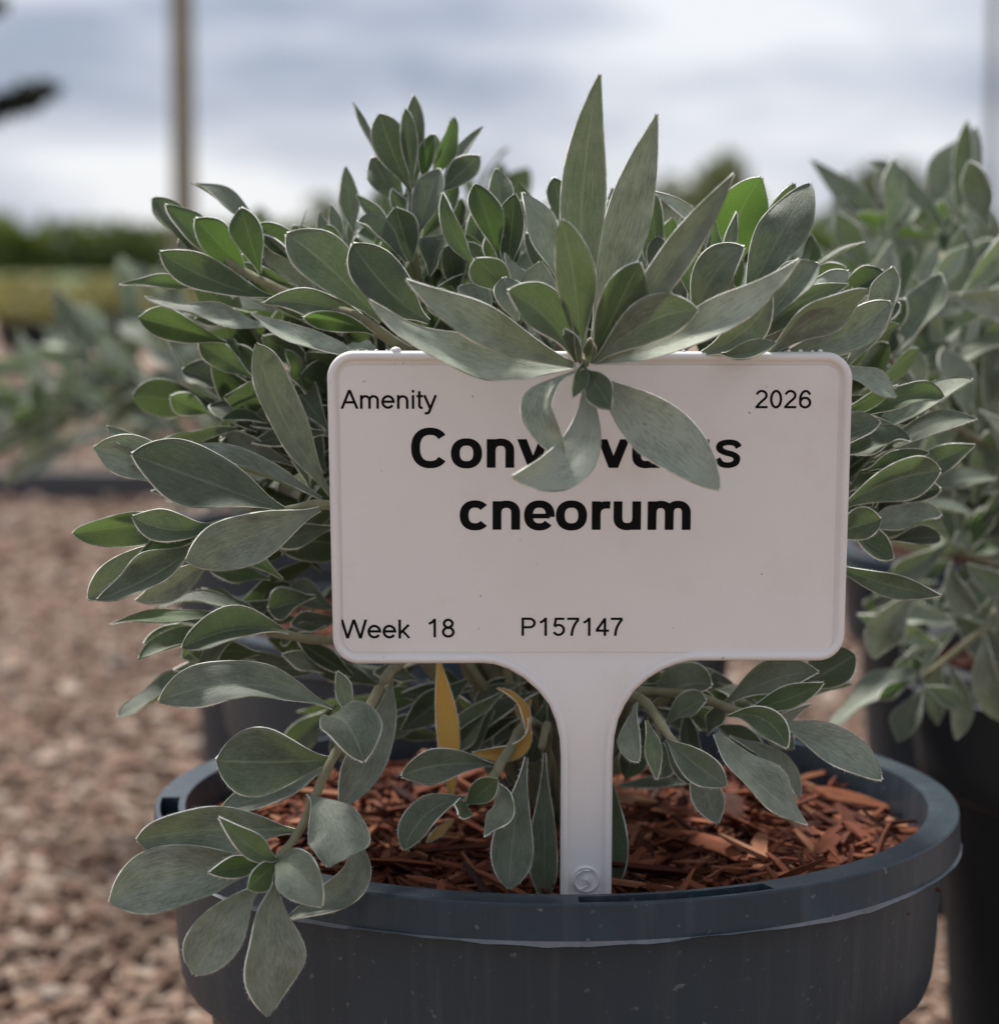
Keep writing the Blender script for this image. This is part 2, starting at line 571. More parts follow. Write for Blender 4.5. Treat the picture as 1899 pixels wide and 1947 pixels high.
mulch('reddish brown bark chips around the foot of the white label', POT_X, POT_Y, 290, 7000, 11, -0.0145)
mulch('blurred orange bark chips in the pot directly behind the labelled one', *others['B'][0], 60, 500, 12)
mulch('bark chips in the pot deepest in the row', *others['C'][0], 0, 300, 13)
mulch('orange bark chips in the dark blue pot behind the shade-darkened one', *others['D'][0], 0, 500, 14, -0.002)
mulch('bark chips in the shade-darkened pot beside the labelled one', *others['E'][0], 0, 400, 15)

# ------------------------------------------------------------------ plant label
A0, A1, A2 = P(622, 668, 45.5), P(1620, 669, 45.5), P(1119, 1258, 46.62)
LX = (A1 - A0).normalized()
T0 = (A0 + A1) / 2
LD = (A2 - T0); LD = (LD - LX * LD.dot(LX)).normalized()
LN = LX.cross(LD).normalized()
if LN.dot(FWD) > 0: LN = -LN
# local axes: x right, y up, z toward camera
LM = Matrix((( LX.x, -LD.x, LN.x, T0.x), (LX.y, -LD.y, LN.y, T0.y), (LX.z, -LD.z, LN.z, T0.z), (0, 0, 0, 1)))
LMI = LM.inverted()


def lab(px, py):
    d = ray(px, py)
    t = (T0 - CAM).dot(LN) / d.dot(LN)
    q = LMI @ (CAM + d * t)
    return (q.x, q.y)


WHITE = None


def make_white():
    m, n, l, b, o = new_mat('white_label_plastic')
    tco = n.new('ShaderNodeTexCoord')
    big = noise(n, l, 45, 4, tco.outputs['Object'], 0.6)
    c = mixc(n, l, big, (0.715, 0.69, 0.675), (0.785, 0.77, 0.765))
    sm = noise(n, l, 28, 5, tco.outputs['Object'], 0.7)
    mr = n.new('ShaderNodeMapRange'); l.new(sm, mr.inputs['Value'])
    mr.inputs['From Min'].default_value = 0.52; mr.inputs['From Max'].default_value = 0.72; mr.inputs['To Max'].default_value = 0.45
    c = mixc(n, l, mr.outputs['Result'], c, (0.66, 0.585, 0.545))
    sp = noise(n, l, 620, 1, tco.outputs['Object'], 0.5)
    mr = n.new('ShaderNodeMapRange'); l.new(sp, mr.inputs['Value'])
    mr.inputs['From Min'].default_value = 0.765; mr.inputs['From Max'].default_value = 0.80; mr.inputs['To Max'].default_value = 0.7
    c = mixc(n, l, mr.outputs['Result'], c, (0.25, 0.2, 0.17))
    l.new(c, b.inputs['Base Color'])
    l.new(mathn(n, l, 'ADD', mathn(n, l, 'MULTIPLY', big, 0.15), 0.36), b.inputs['Roughness'])
    b.inputs['Subsurface Weight'].default_value = 0.06
    b.inputs['Subsurface Radius'].default_value = (0.001, 0.001, 0.001)
    bump(n, l, noise(n, l, 900, 3, tco.outputs['Object']), 0.06, 0.0004, b)
    return m


WHITE = make_white()
INK = make_simple('black_print', (0.007, 0.007, 0.0075), 0.8, 0.15, 500, spec=0.08)


def sup(cx, cy, rx, ry, a0, a1, n=20):
    o = []
    for k in range(n + 1):
        c, d = math.cos(R(a0 + (a1 - a0) * k / n)), math.sin(R(a0 + (a1 - a0) * k / n))
        o.append((cx + rx * math.copysign(abs(c) ** 0.86, c), cy + ry * math.copysign(abs(d) ** 0.86, d)))
    return o


def arcpts(cx, cy, rx, ry, a0, a1, n=10):
    return [(cx + rx * math.cos(R(a0 + (a1 - a0) * k / n)), cy + ry * math.sin(R(a0 + (a1 - a0) * k / n))) for k in range(n + 1)]


def dense(pts, step=14):
    o = []
    for (x0, y0), (x1, y1) in zip(pts, pts[1:] + pts[:1]):
        n = max(1, int(math.hypot(x1 - x0, y1 - y0) / step))
        o += [(x0 + (x1 - x0) * k / n, y0 + (y1 - y0) * k / n) for k in range(n)]
    return o


def build_label():
    root = thing('plant_label', 'white plastic plant label on a stake with black printed lettering', 'plant label')
    root.matrix_world = LM
    r = 50
    out = []
    out += arcpts(622 + r, 668 + r, r, r, 180, 270, 9)        # top left (pixel y grows downward)
    out += arcpts(1620 - r, 670 + r, r, r, 270, 360, 9)
    out += arcpts(1605 - r, 1256 - r, r, r, 0, 90, 9)
    out += [(1330, 1256), (1310, 1257), (1285, 1263), (1258, 1274), (1232, 1290), (1206, 1313), (1188, 1340), (1175, 1368), (1168, 1400), (1165, 1440), (1162, 1705), (1156, 1880), (1113, 1980)]
    out += [(1072, 1880), (1065, 1705), (1066, 1440), (1064, 1405), (1057, 1372), (1044, 1340), (1022, 1312), (994, 1288), (966, 1272), (940, 1263), (920, 1261), (900, 1261)]
    out += arcpts(633 + r, 1262 - r, r, r, 90, 180, 9)
    out = dense(out, 16)
    pts = [Vector(lab(*p)) for p in out]
    # even the normals out
    n = len(pts)
    nor = []
    for i in range(n):
        d = (pts[(i + 1) % n] - pts[i - 1]).normalized()
        nor.append(Vector((d.y, -d.x)))
    cen = sum(pts, Vector((0, 0))) / n
    # pixels run clockwise on screen; make normals point inward
    area = sum(pts[i - 1].x * pts[i].y - pts[i].x * pts[i - 1].y for i in range(n))
    sgn = 1 if area < 0 else -1
    nor = [v * sgn for v in nor]
    prof = [(0.00015, -0.0016), (0.0, -0.0013), (0.0, 0.0000), (0.0002, 0.0004), (0.0006, 0.0007), (0.0010, 0.00075), (0.0014, 0.0006), (0.0017, 0.0002), (0.00185, -0.0001), (0.0020, -0.0002)]
    V, F = [], []
    for (off, z) in prof:
        for i in range(n):
            q = pts[i] + nor[i] * off
            V.append((q.x, q.y, z))
    for k in range(len(prof) - 1):
        for i in range(n):
            F.append((k * n + i, k * n + (i + 1) % n, (k + 1) * n + (i + 1) % n, (k + 1) * n + i))
    k = len(prof) - 1
    F.append(tuple(k * n + i for i in range(n)))
    F.append(tuple(reversed(range(n))))
    global PLATE
    PLATE = o = mesh('plate', V, F, [WHITE], root)
    bm = bmesh.new(); bm.from_mesh(o.data)
    bmesh.ops.recalc_face_normals(bm, faces=bm.faces)
    big = [f for f in bm.faces if len(f.verts) > 4]
    for f in big: f.smooth = False
    bmesh.ops.triangulate(bm, faces=big)
    bm.to_mesh(o.data); bm.free()
    o.data.set_sharp_from_angle(angle=R(40))
    # raised print panel inside the plate: a slightly proud sheet with rounded corners
    pn = []
    rr = 26
    for cx, cy, a in ((644 + rr, 694 + rr, 180), (1596 - rr, 694 + rr, 270), (1583 - rr, 1240 - rr, 0), (652 + rr, 1240 - rr, 90)):
        pn += arcpts(cx, cy, rr, rr, a, a + 90, 6)
    pv = [lab(*p) for p in pn]
    m = len(pv)
    c = Vector((sum(p[0] for p in pv) / m, sum(p[1] for p in pv) / m))
    V = [(p[0], p[1], -0.0002) for p in pv] + [(p[0], p[1], -0.00005) for p in pv]
    V += [tuple(Vector(p) + (c - Vector(p)).normalized() * 0.0001) + (0.0,) for p in pv]
    F = [(i, (i + 1) % m, m + (i + 1) % m, m + i) for i in range(m)] + [(m + i, m + (i + 1) % m, 2 * m + (i + 1) % m, 2 * m + i) for i in range(m)] + [tuple(range(2 * m, 3 * m))]
    o = mesh('print_panel', V, F, [WHITE], PLATE, smooth=False)
    bm = bmesh.new(); bm.from_mesh(o.data); bmesh.ops.recalc_face_normals(bm, faces=bm.faces)
    for f in bm.faces:
        pass
    bm.to_mesh(o.data); bm.free()
    # moulding boss near the foot of the stake with a torn swirl of plastic
    cx, cy = lab(1113, 1673)
    rad = 27 * 46.9 / 4400 / 100
    V, F = [], []
    prof = [(1.0, -0.0002), (0.98, 0.00015), (0.9, 0.0002), (0.8, -0.0001), (0.5, -0.00015), (0.2, 0.0002), (0.0, 0.0004)]
    for s, z in prof:
        for k in range(28):
            a = k * 2 * math.pi / 28
            V.append((cx + rad * s * math.cos(a), cy + rad * s * math.sin(a), z))
    for q in range(len(prof) - 1):
        for k in range(28):
            F.append((q * 28 + k, q * 28 + (k + 1) % 28, q * 28 + 28 + (k + 1) % 28, q * 28 + 28 + k))
    mesh('moulding_boss', V, F, [WHITE], PLATE)
    V, F = [], []
    path = arcpts(cx + 0.0002, cy - 0.0001, rad * 0.85, rad * 0.8, 75, 235, 14) + [(cx + rad * 0.0, cy - rad * 0.45), (cx + rad * 0.25, cy - rad * 0.3), (cx + rad * 0.12, cy + rad * 0.05)]
    for i, (x, y) in enumerate(path):
        wd = 0.00022 * math.sin(math.pi * (i + 0.6) / (len(path) + 0.2)) + 0.00004
        V += [(x - wd, y - wd * 0.4, 0.0002), (x, y, 0.0009), (x + wd, y + wd * 0.4, 0.0002)]
    for i in range(len(path) - 1):
        b = i * 3
        F += [(b, b + 1, b + 4, b + 3), (b + 1, b + 2, b + 5, b + 4)]
    mesh('torn_plastic_swirl', V, F, [WHITE], PLATE)
    # little droplets / burrs along the upper edge
    r = random.Random(8)
    for px, s in [(752, 0.0009), (680, 0.0003), (697, 0.00025), (715, 0.00035), (1300, 0.0003), (1500, 0.0003), (1522, 0.00035), (1545, 0.00025), (1560, 0.0004), (735, 0.0003)]:
        x, y = lab(px, 668)
        bm = bmesh.new(); bmesh.ops.create_icosphere(bm, subdivisions=2, radius=s)
        for v in bm.verts: v.co.x *= 1.25; v.co *= r.uniform(0.93, 1.07)
        me = bpy.data.meshes.new('edge_burr'); bm.to_mesh(me); bm.free(); me.materials.append(WHITE)
        for p in me.polygons: p.use_smooth = True
        o = bpy.data.objects.new('edge_burr', me); COL.objects.link(o); o.parent = PLATE; o.location = (x, y, -0.0006)
    return root


LABEL = build_label()


# lettering: strokes in em units (x, y up)
def crom(p, n=5):
    o = []
    q = [p[0]] + p + [p[-1]]
    for i in range(1, len(q) - 2):
        a, b, c, d = (Vector(q[i + k]) for k in (-1, 0, 1, 2))
        for k in range(n):
            t = k / n
            o.append(tuple(0.5 * ((2 * b) + (c - a) * t + (2 * a - 5 * b + 4 * c - d) * t * t + (3 * b - a - 3 * c + d) * t ** 3)))
    return o + [p[-1]]


def arch(x0, x1, y, ry):
    return arcpts((x0 + x1) / 2, y, (x1 - x0) / 2, ry, 180, 0, 10)


ell = lambda cx, cy, rx, ry: arcpts(cx, cy, rx, ry, 0, 360, 26)
REG = {
    'A': (.667, [[(.045, 0), (.333, .70), (.622, 0)], [(.15, .245), (.517, .245)]]),
    'm': (.833, [[(.11, 0), (.11, .519)], arch(.11, .418, .33, .145) + [(.418, 0)], arch(.418, .725, .33, .145) + [(.725, 0)]]),
    'n': (.556, [[(.11, 0), (.11, .519)], arch(.11, .445, .31, .165) + [(.445, 0)]]),
    'e': (.556, [[(.08, .27), (.485, .27)] + arcpts(.28, .26, .205, .215, 3, 325, 20)[1:]]),
    'i': (.222, [[(.11, 0), (.11, .519)], [(.11, .615), (.11, .716)]]),
    't': (.278, [[(.125, .67), (.125, .12)] + arcpts(.215, .12, .09, .08, 180, 290, 6), [(.02, .48), (.26, .48)]]),
    'y': (.5, [[(.035, .519), (.25, .02)], [(.465, .519), (.245, -.03)] + crom([(.245, -.03), (.20, -.135), (.13, -.17), (.05, -.16)])[1:]]),
    '2': (.556, [arcpts(.275, .50, .185, .172, 170, -30, 12) + crom([(.40, .37), (.20, .19), (.09, .045)])[1:], [(.04, .043), (.51, .043)]]),
    '0': (.556, [ell(.278, .355, .188, .318)]),
    '6': (.556, [ell(.29, .222, .19, .185), arcpts(.305, .34, .205, .332, 188, 35, 14)]),
    'W': (.944, [[(.03, .716), (.235, .035), (.472, .68), (.71, .035), (.915, .716)]]),
    'k': (.5, [[(.105, 0), (.105, .716)], [(.44, .519), (.11, .19)], [(.21, .29), (.46, 0)]]),
    '1': (.556, [[(.33, 0), (.33, .716)], crom([(.33, .69), (.24, .59), (.11, .52)])]),
    '8': (.556, [ell(.278, .53, .158, .143), ell(.278, .205, .192, .168)]),
    'P': (.667, [[(.12, 0), (.12, .716)], [(.12, .672), (.38, .672)] + arcpts(.38, .505, .19, .167, 90, -90, 12) + [(.38, .338), (.12, .338)]]),
    '5': (.556, [[(.49, .672), (.165, .672), (.112, .37)], arcpts(.27, .235, .2, .195, 140, -155, 16)]),
    '7': (.556, [[(.04, .672), (.49, .672)], crom([(.48, .66), (.34, .46), (.25, .24), (.215, 0)])]),
    '4': (.556, [[(.375, 0), (.375, .70)], [(.375, .68), (.055, .215)], [(.03, .205), (.53, .205)]]),
    ' ': (.278, []),
}
barch = lambda x0, x1, y, ry: sup((x0 + x1) / 2, y, (x1 - x0) / 2, ry + .007, 180, 0, 16)
BOLD = {
    'C': (.722, [sup(.375, .358, .262, .303, 38, 322, 34)]),
    'o': (.611, [sup(.305, .26, .2, .208, 0, 360, 40)]),
    'n': (.611, [[(.137, 0), (.137, .519)], barch(.137, .472, .30, .157) + [(.472, 0)]]),
    'v': (.556, [[(.078, .519), (.278, .05), (.478, .519)]]),
    'l': (.278, [[(.139, 0), (.139, .716)]]),
    'u': (.611, [[(.137, .519), (.137, .215)] + sup(.3045, .215, .1675, .157, 180, 360, 10), [(.472, 0), (.472, .519)]]),
    's': (.556, [crom([(.47, .375), (.41, .445), (.28, .467), (.145, .43), (.13, .345), (.22, .285), (.36, .245), (.435, .185), (.41, .09), (.29, .05), (.16, .075), (.085, .165)])]),
    'c': (.556, [sup(.3, .26, .195, .208, 40, 320, 30)]),
    'e': (.556, [[(.1, .25), (.475, .25)], sup(.285, .26, .195, .208, -5, 322, 30)]),
    'r': (.389, [[(.137, 0), (.137, .519)], sup(.335, .29, .198, .165, 180, 78, 8)]),
    'm': (.889, [[(.137, 0), (.137, .519)], barch(.137, .446, .30, .157) + [(.446, 0)], barch(.446, .752, .30, .157) + [(.752, 0)]]),
}


def stroke(pts, s, em, ox, oy, z, V, F, lo=-1, hi=2):
    p = [Vector(pts[0])]
    for q in pts[1:]:
        if (Vector(q) - p[-1]).length > 1e-4: p.append(Vector(q))
    closed = (p[0] - p[-1]).length < 1e-4
    n = len(p)
    b = len(V)
    for i in range(n):
        if closed:
            d0 = (p[i] - p[i - 1 if i else n - 2]).normalized(); d1 = (p[(i + 1) if i < n - 1 else 1] - p[i]).normalized()
        else:
            d0 = (p[i] - p[i - 1]).normalized() if i else (p[1] - p[0]).normalized()
            d1 = (p[i + 1] - p[i]).normalized() if i < n - 1 else d0
        n0 = Vector((-d0.y, d0.x)); n1 = Vector((-d1.y, d1.x))
        m = n0 + n1
        if m.length < 1e-4: m = n0
        m.normalize()
        k = min(1 / max(m.dot(n0), 0.2), 2.2)
        h = s * 0.5
        for sg in (1, -1):
            q = p[i] + Vector((m.x, m.y * (0.84 if s > 0.11 else 0.95))) * (h * k * sg)
            if q.y < 0 and p[i].y < 0.01 and p[i].y > -0.005: q.y = 0.0
            q.y = min(max(q.y, lo), hi)
            V.append((ox + q.x * em, oy + q.y * em, z))
    for i in range(n - 1):
        F.append((b + 2 * i, b + 2 * i + 1, b + 2 * i + 3, b + 2 * i + 2))


def text(s, px, base, px1, font, wt, lbl):
    x0, y0 = lab(px, base); x1, _ = lab(px1, base)
    adv = sum(font[c][0] for c in s)
    # left edge of first ink to right edge of last ink
    em = (x1 - x0) / (adv - 0.09)
    V, F = [], []
    x = x0 - 0.045 * em
    k = 0
    for c in s:
        a, st = font[c]
        for q in st:
            wq = wt
            if wt > 0.1 and c == 'e' and len(q) == 2: wq = 0.09
            if wt > 0.1 and c in 's': wq = 0.122
            if c in 'vWA' and abs(q[0][1] - q[1][1]) > .1:
                for (ax, ay), (bx, by) in zip(q, q[1:]):
                    top = {'v': .519, 'W': .716, 'A': .716}[c]
                    ay = 0.0 if ay < .2 else top; by = 0.0 if by < .2 else top
                    hx = wq * .5 / (abs(ay - by) / math.hypot(ax - bx, ay - by))
                    b0 = len(V); zz = 0.00006 + 0.000003 * (k % 4); k += 1
                    V += [(x + (xx + sg * hx) * em, y0 + yy * em, zz) for xx, yy, sg in ((ax, ay, -1), (ax, ay, 1), (bx, by, 1), (bx, by, -1))]
                    F.append((b0, b0 + 1, b0 + 2, b0 + 3))
                continue
            stroke(q, wq, em, x, y0, 0.00006 + 0.000003 * (k % 4), V, F, 0.0 if c in 'vWA' else -1, {'v': .519, 'W': .716, 'A': .716}.get(c, 2))
            k += 1
        x += a * em
    o = mesh('printed_text', V, F, [INK], PLATE, smooth=False)
    o['label'] = lbl
    bm = bmesh.new(); bm.from_mesh(o.data)
    for f in bm.faces:
        if f.normal.z < 0: f.normal_flip()
    bm.to_mesh(o.data); bm.free()


text('Amenity', 650, 777, 828, REG, .096, 'black word Amenity')
text('2026', 1436, 776, 1541, REG, .096, 'black number 2026')
text('Convolvulus', 783, 889, 1408, BOLD, .157, 'bold black word Convolvulus')
text('cneorum', 876, 1007, 1314, BOLD, .157, 'bold black word cneorum')
text('Week', 651, 1214, 778, REG, .096, 'black word Week')
text('18', 812, 1212, 864, REG, .096, 'black number 18')
text('P157147', 990, 1209, 1184, REG, .096, 'black code P157147')

# ------------------------------------------------------------------ leaves
SPAT = [(0, .09), (.12, .17), (.25, .38), (.4, .68), (.55, .92), (.68, 1.0), (.8, .92), (.89, .70), (.95, .44), (.985, .18), (1, .03)]
LANC = [(0, .16), (.12, .36), (.25, .66), (.4, .92), (.5, 1.0), (.62, .95), (.75, .72), (.86, .45), (.94, .22), (.98, .09), (1, .02)]
OVAL = [(0, .09), (.1, .20), (.22, .46), (.38, .79), (.53, .97), (.64, 1.0), (.76, .90), (.87, .64), (.945, .36), (.985, .14), (1, .02)]


def prof_at(tab, t):
    for i in range(len(tab) - 1):
        (a, x), (b, y) = tab[i], tab[i + 1]
        if t <= b:
            p = tab[i - 1] if i else (a - (b - a), x)
            q = tab[i + 2] if i + 2 < len(tab) else (b + (b - a), y)
            m0 = (y - p[1]) / (b - p[0]) * (b - a); m1 = (q[1] - x) / (q[0] - a) * (b - a)
            f = (t - a) / (b - a)
            return max(.01, (2 * f ** 3 - 3 * f * f + 1) * x + (f ** 3 - 2 * f * f + f) * m0 + (3 * f * f - 2 * f ** 3) * y + (f ** 3 - f * f) * m1)
    return tab[-1][1]


TS = [0, .05, .1, .15, .2, .25, .3, .35, .4, .45, .5, .55, .6, .65, .7, .745, .785, .82, .85, .88, .905, .93, .95, .968, .984, 1.0]
US = [-1, -.75, -.48, -.22, 0, .22, .48, .75, 1]


def leaf_geo(B, M, T, nrm, W, tab, fold, twist, wave, ph, er=0.00017, cup=0.0, rec=0.0, hairs=0):
    C = M * 2 - (B + T) * 0.5
    Ln = (T - B).length
    V, F, UV, MI = [], [], [], []
    nu = len(US)
    rows = []
    for t in TS:
        p = B * (1 - t) ** 2 + C * (2 * t * (1 - t)) + T * t * t
        p = p - nrm * (rec * Ln * (t ** 2.4))
        d = ((C - B) * (2 * (1 - t)) + (T - C) * (2 * t) - nrm * (rec * Ln * 2.4 * t ** 1.4)).normalized()
        s = d.cross(nrm)
        if s.length < 1e-6: s = d.orthogonal()
        s.normalize()
        s = Matrix.Rotation(twist * (t - 0.3), 3, d) @ s
        n = s.cross(d).normalized()
        rows.append((p, d, s, n))
    for (p, d, s, n), t in zip(rows, TS):
        h = W * 0.5 * prof_at(tab, t)
        fl = fold * (1 - 0.45 * t)
        for u in US:
            au = abs(u)
            hu = h * (1 + 0.07 * math.sin(t * 6.5 + ph * 2 + (2.1 if u > 0 else 0)))
            wz = wave * h * (au ** 2) * math.sin(t * 9.0 + ph + (1.7 if u > 0 else 0)) + h * math.sin(fl) * (au ** 1.25) - cup * h * u * u
            # flare of the margin
            V.append(p + s * (u * hu * math.cos(fl)) + n * wz)
            UV.append((t, 0.5 + 0.5 * u))
    for i in range(len(TS) - 1):
        for j in range(nu - 1):
            F.append((i * nu + j, i * nu + j + 1, (i + 1) * nu + j + 1, (i + 1) * nu + j)); MI.append(0)
    for j, sg in ((0, -1), (nu - 1, 1)):
        b = len(V)
        for i, ((p, d, s, n), t) in enumerate(zip(rows, TS)):
            e = V[i * nu + j]
            r_ = er * (0.6 + 0.5 * t)
            V += [e + n * r_, e + s * (sg * r_ * 1.2) + d * (r_ * (2.2 if t == 1 else 0)), e - n * r_]
            UV += [(t, 0.5)] * 3
        for i in range(len(TS) - 1):
            q = b + 3 * i
            for k in range(2):
                f = (q + k, q + k + 1, q + 3 + k + 1, q + 3 + k)
                F.append(f if sg > 0 else f[::-1]); MI.append(1)
    if hairs:
        hr = random.Random(int(ph * 1e6))
        for j, sg in ((0, -1), (nu - 1, 1)):
            for q in range(hairs):
                f = hr.uniform(0.5, len(TS) - 1.6); i = int(f); f -= i
                e = V[i * nu + j].lerp(V[(i + 1) * nu + j], f)
                p, d, sd, n = rows[i]
                dr = (sd * sg + d * hr.uniform(.1, 1.1) + n * hr.uniform(-.7, .7)).normalized() * hr.uniform(.0003, .0009)
                b = len(V)
                V += [e - d * .00003, e + d * .00003, e + dr]
                UV += [(0.5, 0.5)] * 3
                F.append((b, b + 1, b + 2)); MI.append(1)
    return V, F, UV, MI


lr = random.Random(21)
ZUP = Vector((0, 0, 1))


def hand_leaf(root, bx, by, tx, ty, w, zb, zt=None, m=None, g=None, s=None, y=0.0, k=None, up=None, fold=None, roll=None, tw=None, wave=None, bow=None, zm=None, cup=0.0, rec=None):
    """one leaf read from the photograph: base, tip, apparent width (pixels), depths in cm"""
    zt = zb if zt is None else zt
    B, T = P(bx, by, zb), P(tx, ty, zt)
    zc = (zb + zt) / 2
    if m:
        M = P(m[0], m[1], zc if zm is None else zm)
    else:
        M = (B + T) / 2
        if zm is not None: M = P((bx + tx) / 2, (by + ty) / 2, zm)
    a = (T - B).normalized()
    v = (CAM - M).normalized()
    n0 = (v - a * v.dot(a)).normalized()
    up = lr.uniform(-0.25, 0.9) if up is None else up
    n = n0 + ZUP * up
    n = (n - a * n.dot(a)).normalized()
    roll = lr.uniform(-34, 34) if roll is None else roll
    n = Matrix.Rotation(R(roll), 3, a) @ n
    cosv = max(abs(n.dot(n0)), 0.86)
    L = (T - B).length
    if not m and zm is None:
        bow = lr.uniform(-0.02, 0.07) if bow is None else bow
        M = M - n * (L * bow)
    fold = R(lr.uniform(20, 50)) if fold is None else R(fold * 1.9)
    rec = lr.uniform(-.10, .26) if rec is None else rec
    W = w * zc * 0.01 / FPX / cosv / math.cos(fold * 0.5) * 0.86
    tab = SPAT if k is None else k
    V, F, UV, MI = leaf_geo(B, M, T, n, W, tab, fold, R(lr.uniform(-34, 34)) if tw is None else R(tw), lr.uniform(-.32, .32) if wave is None else wave, lr.uniform(0, 6), cup=cup, rec=rec, hairs=70 if zc < 53 else 0)
    o = mesh('leaf', V, F, [LEAF, EDGE], root, uv=UV, midx=MI)
    o.color = (lr.uniform(0.12, 0.42) if g is None else g, lr.uniform(0.15, 0.8) if s is None else s, y, 1)
    return o


def tube(name, pts, r0, r1, mat, parent, nseg=8, sub=6):
    p = [Vector(q) for q in pts]
    q = [p[0] * 2 - p[1]] + p + [p[-1] * 2 - p[-2]]
    path = []
    for i in range(1, len(q) - 2):
        a, b, c, d = q[i - 1], q[i], q[i + 1], q[i + 2]
        for k in range(sub):
            t = k / sub
            path.append(0.5 * ((2 * b) + (c - a) * t + (2 * a - 5 * b + 4 * c - d) * t * t + (3 * b - a - 3 * c + d) * t ** 3))
    path.append(p[-1])
    V, F = [], []
    n = len(path)
    ref = Vector((0.3, 0.8, 0.5))
    for i, c in enumerate(path):
        d = (path[min(i + 1, n - 1)] - path[max(i - 1, 0)]).normalized()
        s = d.cross(ref).normalized(); u = s.cross(d)
        r_ = r0 + (r1 - r0) * i / (n - 1)
        r_ *= 1 + 0.09 * math.sin(i * 2.3)
        for k in range(nseg):
            a = k * 2 * math.pi / nseg
            V.append(c + s * (r_ * math.cos(a)) + u * (r_ * math.sin(a)))
    for i in range(n - 1):
        for k in range(nseg):
            F.append((i * nseg + k, i * nseg + (k + 1) % nseg, (i + 1) * nseg + (k + 1) % nseg, (i + 1) * nseg + k))
    F.append(tuple(range((n - 1) * nseg, n * nseg)))
    F.append(tuple(range(nseg - 1, -1, -1)))
    return mesh(name, V, F, [mat], parent)


MAIN = thing('silverbush_plant', 'sharp silvery green bushy plant growing behind and over the white label', 'plant', 'silvery shrubs in pots')
CROWN = Vector((POT_X, POT_Y, RIM_H - 0.012))
stems = [
    [(1125, 800, 51), (1138, 690, 48.5), (1128, 650, 46.6), (1114, 668, 44.9), (1112, 692, 44.2)],
    [(1300, 850, 51), (1385, 660, 47.6), (1385, 560, 47.0), (1392, 500, 46.9)],
    [(1330, 900, 51), (1430, 690, 47.2), (1500, 620, 46.5)],
    [(1350, 1000, 51), (1580, 860, 47.8), (1690, 830, 47.9)],
    [(1400, 1150, 51), (1590, 1010, 48.2)],
    [(1150, 1380, 51), (1210, 1325, 49.3), (1268, 1395, 47.2), (1300, 1440, 46.8)],
    [(1150, 1350, 51), (1290, 1320, 49.5), (1400, 1352, 48.0), (1470, 1372, 47.3)],
    [(1020, 1380, 51), (960, 1440, 48.2), (935, 1480, 47.3), (885, 1525, 46.9)],
    [(1040, 1390, 51), (1030, 1420, 48.4)],
    [(860, 1230, 51.5), (757, 1262, 48.4), (690, 1365, 47.0), (630, 1446, 46.0), (572, 1575, 45.4), (510, 1655, 44.8)],
    [(800, 1020, 51), (640, 962, 47.3), (530, 975, 46.6), (400, 1000, 46.3), (340, 1020, 46.3)],
    [(800, 1250, 51.5), (590, 1216, 48.3), (440, 1185, 48.2)],
    [(870, 820, 52), (720, 630, 48.2), (590, 575, 48.4), (490, 530, 48.8), (420, 490, 49.2)],
    [(900, 850, 54), (805, 560, 51.2), (776, 420, 50.8), (782, 320, 50.8)],
    [(960, 760, 52), (955, 500, 48.9)],
    [(1060, 800, 52), (1060, 560, 46.8)],
    [(1150, 820, 53), (1240, 560, 48.2)],
]
for sp in stems:
    pts = [CROWN + Vector((lr.uniform(-.006, .006), lr.uniform(-.006, .006), 0))] + [P(*q) for q in sp]
    tube('stem', pts, 0.0014, 0.0008, STEM, MAIN)


WM = 1.0


def HL(*a, **k):
    a = list(a); a[4] *= WM
    return hand_leaf(MAIN, *a, **k)


# front rosette in front of the label top edge
HL(1108, 668, 1140, 143, 98, 45.0, 43.6, m=(1105, 400), k=LANC, g=.18, s=.45, fold=9, up=.1, roll=0, wave=.02)
HL(1102, 680, 1058, 405, 88, 44.3, 42.3, m=(1091, 540), k=OVAL, g=.25, s=.30, fold=8, up=.3, roll=10)
HL(1128, 660, 1250, 218, 98, 46.0, 45.0, m=(1187, 440), k=LANC, g=.05, s=1.0, fold=16, roll=-8, up=.1)
HL(1138, 675, 1353, 340, 76, 44.0, 41.6, m=(1258, 520), k=LANC, g=.12, s=.75, fold=14, up=.3, roll=-12)
HL(1135, 688, 1502, 478, 80, 43.8, 42.0, m=(1338, 620), k=LANC, g=.1, s=1.2, fold=9, up=.9, roll=0)
HL(1128, 690, 1322, 592, 100, 43.7, 42.6, m=(1228, 614), k=OVAL, g=.3, s=.55, fold=10, up=.5)
HL(1122, 690, 1218, 503, 96, 43.9, 42.9, m=(1168, 597), k=OVAL, g=.55, s=.35, fold=16, up=.2)
HL(1094, 690, 979, 552, 98, 43.9, 42.6, m=(1045, 608), k=OVAL, g=.45, s=.35, fold=14, up=.2)
HL(1090, 694, 797, 527, 84, 44.0, 42.2, m=(930, 625), k=LANC, g=.12, s=1.1, fold=7, up=.8)
HL(1095, 698, 696, 582, 90, 44.2, 43.0, m=(880, 682), k=LANC, g=.1, s=1.2, fold=6, up=.9, roll=5)
HL(985, 610, 957, 527, 64, 46.6, k=OVAL, g=.2, s=.9)
HL(1075, 570, 1022, 362, 62, 46.2, 45.8, m=(1042, 470), k=OVAL, g=.1, s=.95, roll=25)
HL(1112, 700, 976, 906, 92, 43.8, 42.4, m=(1096, 862), k=OVAL, g=.02, s=1.7, fold=9, up=.7, zm=43.2, tw=-60, wave=.1, rec=0)
HL(1110, 702, 1068, 864, 66, 43.7, 43.0, m=(1030, 768), k=OVAL, g=.1, s=.9, fold=20, up=.1, roll=35, wave=.3)
